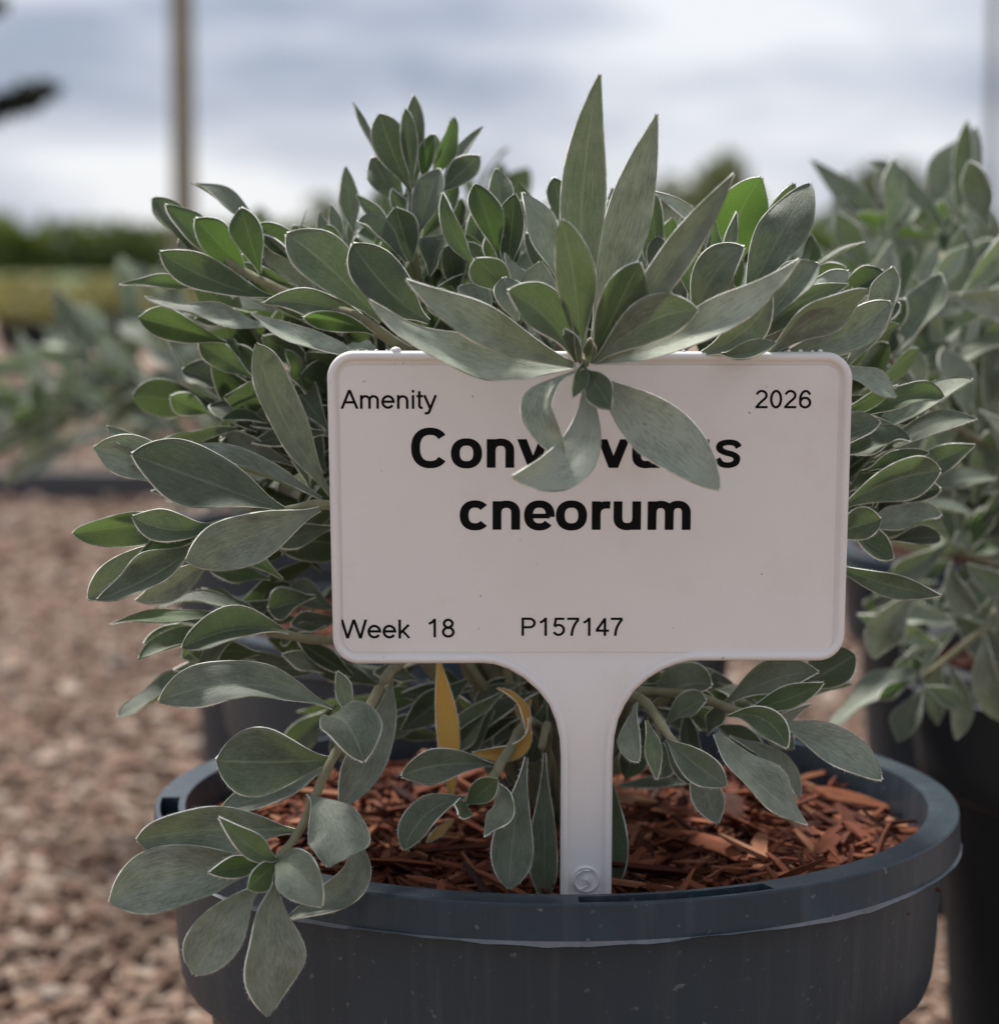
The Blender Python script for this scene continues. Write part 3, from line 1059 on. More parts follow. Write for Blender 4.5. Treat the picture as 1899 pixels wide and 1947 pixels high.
HL(1128, 712, 1368, 932, 128, 43.8, 43.0, m=(1238, 808), k=OVAL, g=.05, s=1.3, fold=8, up=.8, wave=.15)
HL(1112, 700, 1168, 782, 70, 43.8, 42.9, k=OVAL, g=.3, s=.3, roll=30)
HL(1108, 690, 1100, 745, 34, 43.8, 43.3, g=.4, s=.3, k=LANC)
HL(1100, 690, 1058, 585, 24, 44.6, 43.9, g=.1, s=1.0, k=LANC)
HL(1105, 690, 1085, 608, 20, 44.4, 43.8, g=.2, s=1.0, k=LANC)
HL(1104, 690, 1078, 632, 36, 44.2, 43.4, g=.4, s=.7, k=LANC)
HL(1116, 690, 1128, 640, 30, 44.2, 43.2, g=.5, s=.5, k=LANC)
# upright group right of the rosette
HL(1245, 560, 1238, 345, 60, 48.0, 47.6, g=.35, s=.25, k=OVAL)
HL(1225, 560, 1215, 385, 60, 48.6, g=.3, s=.3, k=OVAL)
HL(1352, 520, 1272, 354, 44, 46.9, 46.3, m=(1325, 430), g=.08, s=1.0, k=LANC, roll=40)
HL(1268, 545, 1245, 450, 60, 47.6, g=.3, s=.4, k=OVAL)
HL(1372, 560, 1447, 338, 122, 47.8, 47.4, m=(1392, 440), k=OVAL, g=1.0, s=.12, fold=6, roll=0, up=-.1)
HL(1342, 545, 1362, 416, 46, 46.8, g=.75, s=.6, k=LANC)
HL(1375, 530, 1399, 400, 28, 46.6, g=.3, s=.6, k=LANC)
HL(1415, 575, 1533, 343, 108, 46.6, 46.2, m=(1472, 462), k=OVAL, g=.2, s=.5, fold=8, roll=-5, up=.1)
HL(1440, 520, 1506, 352, 70, 47.6, g=.35, s=.4, k=OVAL)
HL(1322, 610, 1415, 470, 92, 45.6, 45.0, m=(1352, 530), k=OVAL, g=.15, s=.55, fold=10)
HL(1335, 600, 1298, 462, 64, 46.4, g=.65, s=.25, k=OVAL)
HL(1330, 640, 1318, 520, 40, 46.9, g=.05, s=1.0, k=OVAL)
HL(1432, 640, 1538, 492, 76, 46.0, 45.6, m=(1492, 558), k=OVAL, g=.18, s=.6, roll=-10)
HL(1490, 590, 1611, 514, 60, 47.2, 46.8, k=OVAL, g=.0, s=1.8, up=.75, fold=3, roll=0)  # bright highlight of this upturned leaf put into its silver colour
HL(1530, 520, 1640, 456, 50, 48.0, 47.6, k=OVAL, g=.15, s=.8)
HL(1470, 585, 1540, 500, 50, 47.6, k=OVAL, g=.1, s=.8)
HL(1405, 668, 1611, 540, 66, 46.2, 46.0, m=(1505, 585), k=LANC, g=.3, s=.5)
HL(1455, 680, 1644, 546, 84, 45.6, 45.4, m=(1540, 605), k=OVAL, g=.08, s=.55, fold=12, up=-.3)
HL(1470, 680, 1698, 577, 86, 46.5, 46.2, m=(1595, 640), k=OVAL, g=.2, s=.65, roll=8)
HL(1605, 700, 1698, 508, 76, 48.4, 47.9, m=(1672, 602), k=OVAL, g=.12, s=.8)
HL(1372, 672, 1467, 648, 48, 45.2, 44.6, m=(1420, 672), k=OVAL, g=.3, s=.7, up=1.0)
HL(1335, 672, 1466, 549, 82, 45.5, 45.0, m=(1425, 620), k=LANC, g=.2, s=.5)
HL(1520, 690, 1640, 620, 70, 47.3, g=.25, s=.4)
HL(1560, 700, 1660, 610, 60, 48.5, g=.4, s=.4)
# right of the label
HL(1555, 690, 1707, 724, 68, 47.2, 46.8, k=OVAL, g=.1, s=.85, up=.6)
HL(1590, 790, 1708, 736, 36, 47.3, g=.6, s=.4, k=LANC)
HL(1610, 800, 1789, 739, 62, 47.8, 47.4, m=(1710, 757), k=OVAL, g=.65, s=.4)
HL(1625, 845, 1854, 735, 78, 48.8, 48.4, m=(1745, 778), k=OVAL, g=.2, s=.75)
HL(1660, 870, 1839, 767, 62, 47.9, 47.5, m=(1762, 808), k=LANC, g=.25, s=.55)
HL(1550, 855, 1673, 804, 78, 47.0, 46.8, k=OVAL, g=.15, s=.45)
HL(1560, 880, 1728, 829, 96, 47.5, 47.2, m=(1650, 848), k=OVAL, g=.35, s=.35)
HL(1650, 895, 1765, 850, 40, 48.2, k=LANC, g=.5, s=.4)
HL(1590, 970, 1791, 908, 92, 48.2, 47.8, m=(1690, 918), k=OVAL, g=.35, s=.4)
HL(1680, 920, 1860, 840, 60, 49.5, g=.4, s=.3, k=LANC)
HL(1630, 1010, 1787, 957, 66, 49.6, k=OVAL, g=.15, s=.85)
HL(1570, 1020, 1674, 988, 78, 47.5, 47.2, m=(1630, 1000), k=OVAL, g=.35, s=.3)
HL(1600, 985, 1693, 1066, 64, 48.5, k=OVAL, g=.55, s=.3)
HL(1585, 1075, 1787, 1132, 52, 47.6, 47.2, m=(1690, 1112), k=LANC, g=.3, s=.3, roll=20)
HL(1520, 1310, 1624, 1245, 100, 49.3, 49.0, k=OVAL, g=.3, s=.2)
# lower right shoot under the label
HL(1225, 1352, 1344, 1296, 80, 50.0, 49.4, m=(1290, 1305), k=OVAL, g=.2, s=.45)
HL(1262, 1386, 1348, 1338, 62, 48.4, 48.0, m=(1305, 1350), k=OVAL, g=.25, s=.4)
HL(1345, 1400, 1384, 1334, 48, 48.8, k=OVAL, g=.3, s=.35)
HL(1382, 1338, 1553, 1275, 76, 48.3, 47.9, m=(1470, 1292), k=LANC, g=.2, s=.55)
HL(1420, 1352, 1565, 1299, 52, 47.8, 47.5, m=(1500, 1328), k=LANC, g=.6, s=.3)
HL(1440, 1400, 1541, 1339, 24, 48.5, k=LANC, g=.1, s=.9)
HL(1385, 1362, 1497, 1422, 62, 47.4, 46.6, m=(1452, 1368), k=OVAL, g=.45, s=.25)
HL(1462, 1374, 1676, 1480, 92, 47.4, 46.8, m=(1565, 1418), k=OVAL, g=.1, s=.7, up=.5)
HL(1360, 1395, 1545, 1548, 92, 46.8, 46.0, m=(1440, 1482), k=LANC, g=.1, s=.65, up=.4)
HL(1385, 1400, 1530, 1508, 70, 47.4, m=(1470, 1455), k=OVAL, g=.12, s=.55)
HL(1266, 1405, 1379, 1494, 74, 46.9, 46.2, m=(1318, 1450), k=OVAL, g=.25, s=.45)
HL(1315, 1440, 1364, 1567, 70, 47.6, 47.2, k=OVAL, g=.1, s=.7)
HL(1262, 1410, 1330, 1490, 60, 47.8, k=OVAL, g=.2, s=.3)
HL(1228, 1370, 1254, 1476, 34, 46.9, 46.4, k=LANC, g=.5, s=.5)
HL(1212, 1335, 1212, 1445, 48, 47.6, 46.8, m=(1200, 1400), k=OVAL, g=.1, s=.8, roll=25)
HL(1170, 1495, 1302, 1497, 38, 52.0, g=.3, s=.5, k=OVAL)
HL(1160, 1470, 1168, 1690, 80, 49.0, g=.3, s=.3, k=OVAL)
HL(1230, 1360, 1190, 1480, 70, 51.0, g=.3, s=.2, k=OVAL)
HL(1290, 1400, 1250, 1480, 70, 50.0, g=.25, s=.3, k=OVAL)
# centre left shoot under the label
HL(942, 1456, 760, 1479, 80, 47.8, 47.2, m=(840, 1455), k=OVAL, g=.2, s=.35, up=.3)
HL(890, 1518, 768, 1614, 70, 47.1, 46.7, m=(815, 1545), k=OVAL, g=.25, s=.3)
HL(885, 1530, 935, 1488, 56, 46.8, 46.0, k=OVAL, g=.55, s=.3)
HL(885, 1525, 872, 1550, 44, 46.8, 45.9, k=OVAL, g=.6, s=.3)
HL(1000, 1440, 966, 1690, 86, 47.6, 46.9, m=(978, 1568), k=SPAT, g=.18, s=.5, up=.2)
HL(1036, 1432, 1031, 1708, 66, 48.4, 47.8, k=SPAT, g=.18, s=.45)
HL(946, 1490, 922, 1590, 52, 46.9, 46.4, m=(960, 1535), k=OVAL, g=.2, s=.6, wave=.4)
HL(833, 1250, 860, 1520, 50, 49.6, 48.8, m=(850, 1385), k=LANC, g=.1, s=.6, y=1.0, fold=5, roll=0)
HL(945, 1310, 1002, 1395, 22, 49.6, 49.0, m=(988, 1340), k=LANC, y=1.0)
HL(1004, 1365, 905, 1432, 36, 49.0, 48.4, m=(985, 1425), k=OVAL, y=.9)
HL(1010, 1330, 985, 1365, 36, 49.6, k=OVAL, y=.5, s=.1)
HL(862, 1558, 812, 1600, 20, 47.4, y=.7, s=1.0, k=LANC)
HL(940, 1365, 782, 1318, 64, 53.0, g=.2, s=.3)
HL(860, 1410, 742, 1382, 40, 53.0, g=.2, s=.4)
HL(990, 1300, 900, 1340, 60, 52.0, g=.2, s=.2)
HL(1040, 1330, 1010, 1450, 60, 52.0, g=.3, s=.2)
# lower left shoot hanging over the rim (its leaves are the broadest)
WM = 1.2
HL(632, 1348, 311, 1312, 82, 46.9, 45.9, m=(470, 1298), k=OVAL, g=.12, s=.5, up=.35, tw=-25, wave=.25)
HL(430, 1300, 227, 1370, 74, 52.5, 52.0, m=(330, 1322), k=OVAL, g=.25, s=.4)
HL(625, 1365, 692, 1452, 100, 46.4, 44.6, m=(660, 1378), k=OVAL, g=.15, s=.4, up=.3, zm=45.2)
HL(668, 1375, 642, 1278, 30, 47.2, k=OVAL, g=.3, s=.5)
HL(638, 1444, 425, 1462, 118, 46.1, 45.3, m=(535, 1452), k=SPAT, g=.2, s=.30, up=.2, fold=6)
HL(742, 1290, 668, 1512, 74, 48.6, 47.2, m=(716, 1410), k=OVAL, g=.05, s=.85)
HL(625, 1458, 420, 1546, 66, 47.0, 46.4, m=(535, 1500), k=OVAL, g=.05, s=.7)
HL(586, 1508, 622, 1632, 108, 45.7, 44.0, m=(634, 1562), k=OVAL, g=.15, s=.9, up=.5, fold=4, cup=.35, roll=0, rec=.1)
HL(560, 1582, 268, 1599, 112, 45.6, 44.6, m=(410, 1578), k=OVAL, g=.15, s=.65, up=.45)
HL(524, 1636, 432, 1560, 46, 44.9, 43.6, m=(480, 1612), k=LANC, g=.5, s=.5)
HL(515, 1640, 210, 1717, 124, 45.3, 44.5, m=(355, 1665), k=OVAL, g=.08, s=.85, up=.5, fold=18)
HL(510, 1640, 397, 1660, 42, 44.9, 44.2, k=LANC, g=.7, s=.3)
HL(525, 1640, 470, 1690, 46, 44.7, 43.9, k=OVAL, g=.75, s=.25)
HL(522, 1640, 594, 1706, 88, 44.9, 43.5, m=(560, 1652), k=OVAL, g=.2, s=.7, up=.4)
HL(640, 1560, 556, 1744, 60, 45.8, 44.6, m=(672, 1672), k=OVAL, g=.08, s=.8, tw=70, roll=-30)
HL(500, 1675, 374, 1854, 100, 44.5, 43.9, m=(432, 1752), k=SPAT, g=.12, s=.85, up=.3, fold=20)
HL(524, 1680, 528, 1929, 112, 44.2, 43.6, m=(512, 1795), k=OVAL, g=.1, s=.8, up=.2, fold=14)
HL(640, 1340, 545, 1425, 56, 54.0, g=.2, s=.5)
# mid left shoot
WM = 1.12
HL(628, 942, 480, 655, 90, 48.2, 46.4, m=(535, 790), k=OVAL, g=.12, s=.55, fold=10, roll=10)
HL(300, 880, 205, 807, 42, 47.2, k=LANC, g=.3, s=.55)
HL(400, 950, 179, 858, 84, 47.4, 47.2, m=(280, 885), k=OVAL, g=.1, s=.75)
HL(610, 952, 262, 845, 78, 47.2, 46.8, m=(430, 880), k=LANC, g=.1, s=.65)
HL(540, 970, 246, 877, 122, 46.3, 45.7, m=(390, 918), k=OVAL, g=.2, s=.30, fold=8, up=.15)
HL(400, 998, 138, 1034, 74, 46.6, 46.3, m=(265, 1002), k=OVAL, g=.55, s=.3)
HL(410, 996, 252, 984, 68, 46.2, 45.8, m=(330, 1008), k=OVAL, g=.3, s=.4)
HL(385, 1022, 251, 1070, 40, 46.6, 46.3, m=(315, 1040), k=LANC, g=.65, s=.35)
HL(378, 1024, 165, 1134, 64, 47.0, 46.7, m=(255, 1078), k=OVAL, g=.2, s=.4, up=.7)
HL(388, 1030, 183, 1134, 70, 46.2, 45.8, m=(285, 1096), k=LANC, g=.2, s=.3, fold=25)
HL(400, 1060, 258, 1142, 60, 47.2, 46.8, m=(330, 1112), k=LANC, g=.05, s=.9)
HL(608, 968, 369, 1062, 104, 46.6, 45.2, m=(480, 1020), k=OVAL, g=.12, s=.75, fold=6, up=.1)
HL(560, 885, 417, 828, 52, 50.0, g=.1, s=.5)
HL(640, 1000, 520, 1030, 50, 49.5, g=.3, s=.3)
HL(625, 820, 545, 705, 70, 50.0, g=.25, s=.2)
HL(620, 900, 560, 800, 70, 50.5, g=.25, s=.2)
# low left shoot
WM = 1.0
HL(500, 1178, 299, 1150, 60, 49.2, 48.8, m=(395, 1145), k=OVAL, g=.15, s=.55)
HL(450, 1178, 210, 1187, 36, 48.3, 48.0, m=(330, 1172), k=LANC, g=.65, s=.4)
HL(560, 1210, 347, 1230, 78, 48.1, 47.6, m=(455, 1196), k=OVAL, g=.3, s=.2)
HL(400, 1180, 272, 1225, 44, 48.9, g=.3, s=.3, k=OVAL)
HL(430, 1200, 267, 1258, 60, 48.6, 48.2, m=(345, 1222), k=OVAL, g=.45, s=.4)
HL(450, 1184, 334, 1178, 34, 48.4, g=.5, s=.5, k=LANC)
HL(640, 1160, 550, 1118, 64, 52.0, g=.2, s=.4)
HL(650, 1178, 552, 1186, 48, 50.8, g=.15, s=.5, k=OVAL)
HL(650, 1260, 430, 1255, 60, 51.5, g=.2, s=.4, m=(540, 1270))
# upper left shoot
HL(385, 500, 296, 371, 62, 50.2, 50.0, g=.3, s=.4, k=LANC, m=(330, 420))
HL(428, 505, 310, 396, 66, 49.7, 49.5, g=.75, s=.45, k=OVAL)
HL(470, 520, 372, 416, 78, 49.2, 49.0, g=.95, s=.25, k=OVAL)
HL(505, 465, 386, 331, 68, 50.2, 50.0, g=.15, s=.55, k=OVAL)
HL(495, 520, 456, 396, 72, 48.8, 48.6, g=.75, s=.2, k=OVAL)
HL(420, 510, 335, 457, 46, 50.0, g=.2, s=.9)
HL(520, 565, 305, 480, 72, 48.7, 48.5, m=(410, 535), g=.5, s=.2, k=OVAL)
HL(400, 548, 229, 543, 32, 49.2, 49.0, m=(310, 540), g=.7, s=.4, k=LANC)
HL(545, 625, 278, 558, 66, 48.7, 48.4, m=(405, 605), g=.03, s=1.0, k=LANC, up=.9)
HL(430, 650, 266, 604, 74, 49.3, 49.1, m=(340, 622), g=.6, s=.15, k=OVAL)
HL(590, 510, 495, 423, 62, 49.2, 49.0, g=.6, s=.2, k=OVAL)
HL(610, 565, 480, 452, 62, 49.2, 49.0, m=(550, 500), g=.05, s=.9, k=LANC)
HL(725, 612, 556, 440, 112, 48.2, 47.6, m=(636, 515), g=.45, s=.4, k=OVAL, fold=10)
HL(712, 625, 500, 583, 62, 48.2, 47.9, m=(605, 582), g=.35, s=.5, k=LANC)
HL(712, 636, 578, 604, 52, 47.8, 47.5, m=(645, 610), g=.85, s=.15, k=OVAL)
HL(690, 672, 480, 593, 62, 47.5, 47.1, m=(580, 648), g=.05, s=.9, k=LANC, up=.8)
HL(815, 612, 680, 460, 116, 47.4, 46.9, m=(738, 548), g=.2, s=.2, k=OVAL, fold=12)
HL(730, 672, 664, 652, 40, 47.2, g=.2, s=.8)
HL(470, 720, 399, 640, 64, 50.5, g=.5, s=.1, k=OVAL)
HL(520, 760, 440, 650, 64, 50.5, g=.4, s=.2, k=OVAL)
HL(600, 700, 500, 640, 60, 50.5, g=.3, s=.2, k=OVAL)
HL(690, 600, 590, 525, 40, 48.6, g=.1, s=.8)
HL(760, 590, 672, 470, 66, 48.4, g=.2, s=.3, k=OVAL)
# tall back shoot
HL(770, 380, 692, 184, 30, 51.2, 51.0, m=(722, 290), g=.2, s=.5, k=LANC)
HL(780, 362, 722, 216, 80, 50.7, 50.5, m=(745, 285), g=.2, s=.2, k=OVAL)
HL(788, 362, 785, 180, 44, 51.2, 51.0, m=(792, 270), g=.2, s=.3, k=OVAL)
HL(785, 350, 771, 207, 40, 50.5, 50.3, g=.25, s=.3, k=OVAL)
HL(803, 345, 823, 252, 46, 50.9, g=.85, s=.15, k=OVAL)
HL(818, 345, 875, 226, 48, 50.9, g=.7, s=.2, k=OVAL)
HL(840, 350, 901, 230, 28, 51.1, g=.1, s=.7, k=LANC)
HL(836, 366, 911, 297, 58, 50.7, g=.2, s=.25, k=OVAL)
HL(768, 400, 706, 298, 62, 50.9, g=.25, s=.4, k=OVAL)
HL(792, 450, 826, 322, 72, 50.4, 50.0, g=.15, s=.35, k=OVAL)
HL(782, 500, 752, 395, 82, 49.9, 49.6, g=.2, s=.12, k=OVAL)
HL(750, 450, 678, 372, 34, 50.3, g=.4, s=.4, k=LANC)
HL(772, 500, 679, 424, 80, 49.7, 49.4, m=(715, 450), g=.25, s=.25, k=OVAL)
HL(766, 420, 746, 359, 34, 50.2, g=.5, s=.5, k=LANC)
HL(900, 500, 835, 373, 44, 48.7, 48.4, m=(860, 440), g=.55, s=.35, k=LANC)
HL(948, 492, 914, 347, 66, 48.5, 48.3, g=.85, s=.3, k=OVAL)
HL(964, 486, 943, 320, 60, 49.0, 48.8, g=.3, s=.5, k=OVAL)
HL(968, 560, 905, 490, 84, 48.0, 47.4, g=.2, s=.12, k=OVAL, fold=5)
HL(817, 525, 841, 441, 64, 49.6, g=.2, s=.15, k=OVAL)
HL(672, 440, 656, 320, 46, 51.4, g=.1, s=.5, k=LANC)
HL(648, 470, 630, 390, 30, 51.4, g=.1, s=.6, k=LANC)
HL(630, 470, 607, 405, 30, 51.6, g=.1, s=.7, k=LANC)
HL(985, 560, 961, 482, 34, 48.2, g=.1, s=.7, k=LANC)
HL(1000, 480, 1015, 400, 26, 50.5, g=.2, s=.5, k=LANC)
HL(1075, 440, 1056, 336, 50, 48.5, g=.4, s=.3, k=OVAL)
HL(880, 600, 810, 560, 60, 48.5, g=.2, s=.3, k=OVAL)
HL(870, 560, 850, 460, 60, 50.0, g=.3, s=.2, k=OVAL)
HL(930, 620, 880, 540, 70, 49.0, g=.1, s=.5, k=OVAL)
HL(1010, 640, 1030, 500, 80, 48.5, g=.1, s=.8, k=OVAL)
HL(1170, 560, 1160, 380, 70, 49.0, g=.3, s=.3, k=OVAL)
HL(1165, 620, 1140, 480, 70, 48.5, g=.1, s=.6, k=OVAL)

# ------------------------------------------------------------------ grown shoots (shared leaf meshes)
PROTO = []
for q in range(14):
    tab = (OVAL, SPAT, LANC)[q % 3]
    B, T = Vector((0, 0, 0)), Vector((1, 0, 0))
    M = Vector((0.5, lr.uniform(-.05, .05), lr.uniform(-.02, .11)))
    V, F, UV, MI = leaf_geo(B, M, T, Vector((0, 0, 1)), lr.uniform(.26, .36), tab, R(lr.uniform(8, 34)), R(lr.uniform(-20, 20)), lr.uniform(-.2, .2), lr.uniform(0, 6), er=0.0036, rec=lr.uniform(-.05, .15))
    me = bpy.data.meshes.new('leaf'); me.from_pydata([tuple(v) for v in V], [], F)
    me.materials.append(LEAF); me.materials.append(EDGE)
    me.polygons.foreach_set('use_smooth', [True] * len(F)); me.polygons.foreach_set('material_index', MI)
    uvl = me.uv_layers.new(name='UVMap')
    vi = np.empty(len(me.loops), dtype=np.int32); me.loops.foreach_get('vertex_index', vi)
    uvl.data.foreach_set('uv', np.asarray(UV, dtype=np.float32)[vi].ravel())
    me.update()
    PROTO.append(me)


POOL = None


def grown_leaf(root, base, d, n, L, rr, gmul=1.0, smul=1.0):
    d = d.normalized()
    n = (n - d * n.dot(d))
    n = n.normalized() if n.length > 1e-5 else d.orthogonal().normalized()
    s = n.cross(d)
    me = rr.choice(PROTO)
    Mx = Matrix((d, s, n)).transposed().to_4x4() @ Matrix.Diagonal((L, L * rr.uniform(.85, 1.2), L, 1))
    Mx.translation = base
    if POOL is not None:
        POOL.append((me, Mx)); return
    o = bpy.data.objects.new('leaf', me); COL.objects.link(o); o.parent = root
    o.matrix_local = Mx
    o.color = (min(1, max(0, rr.gauss(.28, .2))) * gmul, rr.uniform(.15, .95) * smul, 0, 1)


def shoot(root, crown, tip, d, rr, nleaf=11, L=0.037, length=0.05, droop=0.0, gmul=1.0, bare=False, smul=1.0):
    """leafy shoot end at tip growing along d"""
    d = d.normalized()
    base = tip - d * length
    if not bare:
        mid = crown.lerp(base, 0.5) + Vector((0, 0, -0.012))
        root = tube('stem', [crown, mid, base, tip], 0.0013, 0.0008, STEM, root, 7, 4)
    a0 = rr.uniform(0, 6.28)
    s = d.orthogonal().normalized(); u = d.cross(s)
    for k in range(nleaf):
        f = k / (nleaf - 1)
        a = a0 + k * 2.4
        rad = s * math.cos(a) + u * math.sin(a)
        open_ = R(68 - 50 * f ** 1.3 + rr.uniform(-9, 9))
        ld = d * math.cos(open_) + rad * math.sin(open_)
        ld.z -= droop * (1 - f)
        nn = d * math.sin(open_) - rad * math.cos(open_)
        nn = nn + Vector((rr.uniform(-.3, .3), rr.uniform(-.3, .3), rr.uniform(-.1, .3)))
        grown_leaf(root, base + d * (length * f), ld, nn, L * rr.uniform(.75, 1.15) * (1 - 0.42 * f ** 3), rr, gmul, smul)


# smaller leaves packed between the traced ones, low silver stands for inner shade
for (x0, y0, x1, y1, z0, z1, ang, n_) in [(450, 520, 700, 650, 49.5, 51.5, 215, 17), (700, 440, 880, 610, 50.5, 52.5, 262, 16), (930, 500, 1080, 620, 48.5, 51, 265, 9), (1190, 500, 1330, 620, 48.5, 51, 280, 8),
                                       (1430, 540, 1600, 660, 48, 50.5, 325, 11), (1590, 720, 1700, 1040, 49, 51.5, 345, 12), (400, 700, 630, 930, 49.5, 52, 200, 17), (420, 1080, 640, 1240, 50, 52.5, 180, 14), (1200, 1280, 1480, 1380, 50, 52, 20, 14), (700, 1275, 1040, 1400, 50.5, 53, 160, 16), (450, 1240, 700, 1300, 50.5, 52.5, 185, 6)]:
    for _ in range(n_):
        bx, by = lr.uniform(x0, x1), lr.uniform(y0, y1)
        an = R(ang + lr.gauss(0, 26)); ln = lr.uniform(80, 165)
        z = lr.uniform(z0, z1)
        HL(bx, by, bx + math.cos(an) * ln, by + math.sin(an) * ln, lr.uniform(38, 70), z, z - lr.uniform(-.3, .6), g=lr.uniform(.1, .6), s=lr.uniform(.03, .45), k=lr.choice((OVAL, LANC, SPAT)))

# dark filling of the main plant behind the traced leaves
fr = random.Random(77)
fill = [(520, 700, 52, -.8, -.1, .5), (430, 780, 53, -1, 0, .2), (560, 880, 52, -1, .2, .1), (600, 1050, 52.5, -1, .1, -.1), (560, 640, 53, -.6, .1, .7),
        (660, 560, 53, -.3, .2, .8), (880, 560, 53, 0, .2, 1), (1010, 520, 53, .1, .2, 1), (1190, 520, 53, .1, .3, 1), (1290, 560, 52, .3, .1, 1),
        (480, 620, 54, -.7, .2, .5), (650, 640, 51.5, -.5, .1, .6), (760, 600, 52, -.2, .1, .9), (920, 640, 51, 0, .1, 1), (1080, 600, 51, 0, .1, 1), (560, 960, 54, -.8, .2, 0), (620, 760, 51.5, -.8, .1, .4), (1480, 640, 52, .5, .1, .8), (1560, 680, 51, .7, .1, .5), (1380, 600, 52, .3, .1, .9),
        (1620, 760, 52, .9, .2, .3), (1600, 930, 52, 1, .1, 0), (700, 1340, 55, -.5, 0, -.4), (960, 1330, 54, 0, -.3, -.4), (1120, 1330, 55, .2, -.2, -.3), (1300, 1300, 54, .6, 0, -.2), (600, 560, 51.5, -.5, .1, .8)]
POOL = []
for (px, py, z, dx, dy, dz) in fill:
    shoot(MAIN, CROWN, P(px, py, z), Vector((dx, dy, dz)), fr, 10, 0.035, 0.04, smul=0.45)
V, F, UV, MI = [], [], [], []
cache = {}
for me, Mx in POOL:
    if me not in cache:
        uvs = [(0, 0)] * len(me.vertices)
        for lp in me.loops: uvs[lp.vertex_index] = tuple(me.uv_layers[0].data[lp.index].uv)
        cache[me] = ([v.co.copy() for v in me.vertices], [tuple(p.vertices) for p in me.polygons], uvs, [p.material_index for p in me.polygons])
    cv, cf, cu, cm = cache[me]
    b = len(V)
    V += [Mx @ v for v in cv]; F += [tuple(b + i for i in f) for f in cf]; UV += cu; MI += cm
POOL = None
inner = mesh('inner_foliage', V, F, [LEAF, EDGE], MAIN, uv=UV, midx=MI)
inner['kind'] = 'stuff'; inner.color = (.3, .12, 0, 1)  # shade deep inside the plant put into a dark leaf colour


def grow_plant(label, cx, cy, seed, n, spread, height, custom=(), el0=8):
    rr = random.Random(seed)
    root = thing('silverbush_plant', label, 'plant', 'silvery shrubs in pots')
    c = Vector((cx, cy, RIM_H - 0.012))
    for k in range(n):
        az = k * 2.399 + rr.uniform(-.3, .3)
        el = R(el0 + (88 - el0) * (k / max(1, n - 1)) ** 0.8)
        rad = spread * rr.uniform(.82, 1.12)
        d = Vector((math.cos(az) * math.cos(el), math.sin(az) * math.cos(el), math.sin(el)))
        tip = c + Vector((d.x * rad, d.y * rad, 0.02 + d.z * height * rr.uniform(.8, 1.12)))
        gd = (d + Vector((0, 0, 0.45)) + Vector((rr.uniform(-.25, .25), rr.uniform(-.25, .25), 0))).normalized()
        shoot(root, c, tip, gd, rr, 11, 0.044, 0.05)
    for (px, py, z, dx, dy, dz, nl, L) in custom:
        shoot(root, c, P(px, py, z), Vector((dx, dy, dz)), rr, nl, L * 1.2, 0.042)
    return root


grow_plant('blurred silvery plant right behind the labelled plant', *others['B'][0], 31, 12, .085, .115, el0=15)
PC = grow_plant('blurred silvery plant over gravel with long drooping leaves, deepest in the row', *others['C'][0], 32, 14, .115, .115, custom=[
    (50, 760, 114, -.9, 0, .15, 10, .040), (215, 700, 110, -.5, 0, .7, 9, .038), (280, 740, 108, -.5, -.2, .4, 10, .038), (400, 760, 104, -.3, -.2, .4, 10, .038),
    (480, 860, 100, -.3, -.3, .1, 10, .036), (20, 790, 118, -.8, 0, -.2, 9, .040), (330, 860, 106, -.4, -.2, .1, 9, .036)])
for a in [(178, 705, 95, 545, 62, 108, .1, .4), (250, 690, 238, 560, 38, 110, .3, .3), (225, 690, 95, 738, 46, 107, .1, .8), (235, 755, 95, 748, 60, 106, .3, .15), (135, 765, 62, 722, 46, 108, .05, 1),
          (175, 825, -10, 912, 62, 106, .05, 1), (115, 780, 20, 832, 44, 107, .2, .6), (62, 782, -15, 742, 46, 108, .5, .4), (150, 790, 35, 856, 44, 109, .3, .3), (310, 800, 200, 880, 56, 104, .1, .9),
          (330, 700, 285, 640, 50, 106, .05, 1), (360, 720, 282, 652, 46, 100, .02, 1)]:
    hand_leaf(PC, *a[:6], g=a[6], s=a[7], k=LANC)
PD = grow_plant('blurred silvery plant behind the shade-darkened pot', *others['D'][0], 33, 10, .10, .11, custom=[
    (1640, 560, 96, -.4, 0, .8, 10, .038), (1720, 500, 98, -.1, 0, 1, 9, .036), (1600, 480, 99, -.4, 0, .6, 9, .034), (1700, 700, 90, -.6, -.2, .3, 10, .036)])
PE = grow_plant('silvery plant with tall pale leaves in the shade-darkened pot', *others['E'][0], 34, 8, .085, .11, custom=[
    (1850, 760, 66, -.4, -.2, .6, 10, .034), (1800, 880, 63, -.7, 0, .35, 9, .032), (1890, 700, 66, -.1, -.2, .9, 9, .034), (1890, 950, 66, -.2, -.4, .4, 9, .034)])
CE = Vector((*others['E'][0], RIM_H - .012))
for sp in ([(2150, 1250, 70), (1930, 1150, 64), (1870, 1196, 61.5), (1757, 1287, 60.5)], [(2150, 1150, 70), (1920, 1080, 63), (1822, 1050, 61)], [(2200, 1000, 72), (1950, 800, 67), (1835, 640, 64), (1790, 480, 66)], [(2100, 1000, 70), (1800, 800, 60), (1690, 680, 56)]):
    tube('stem', [CE] + [P(*q) for q in sp], .0016, .0008, STEM, PE, 6, 5)
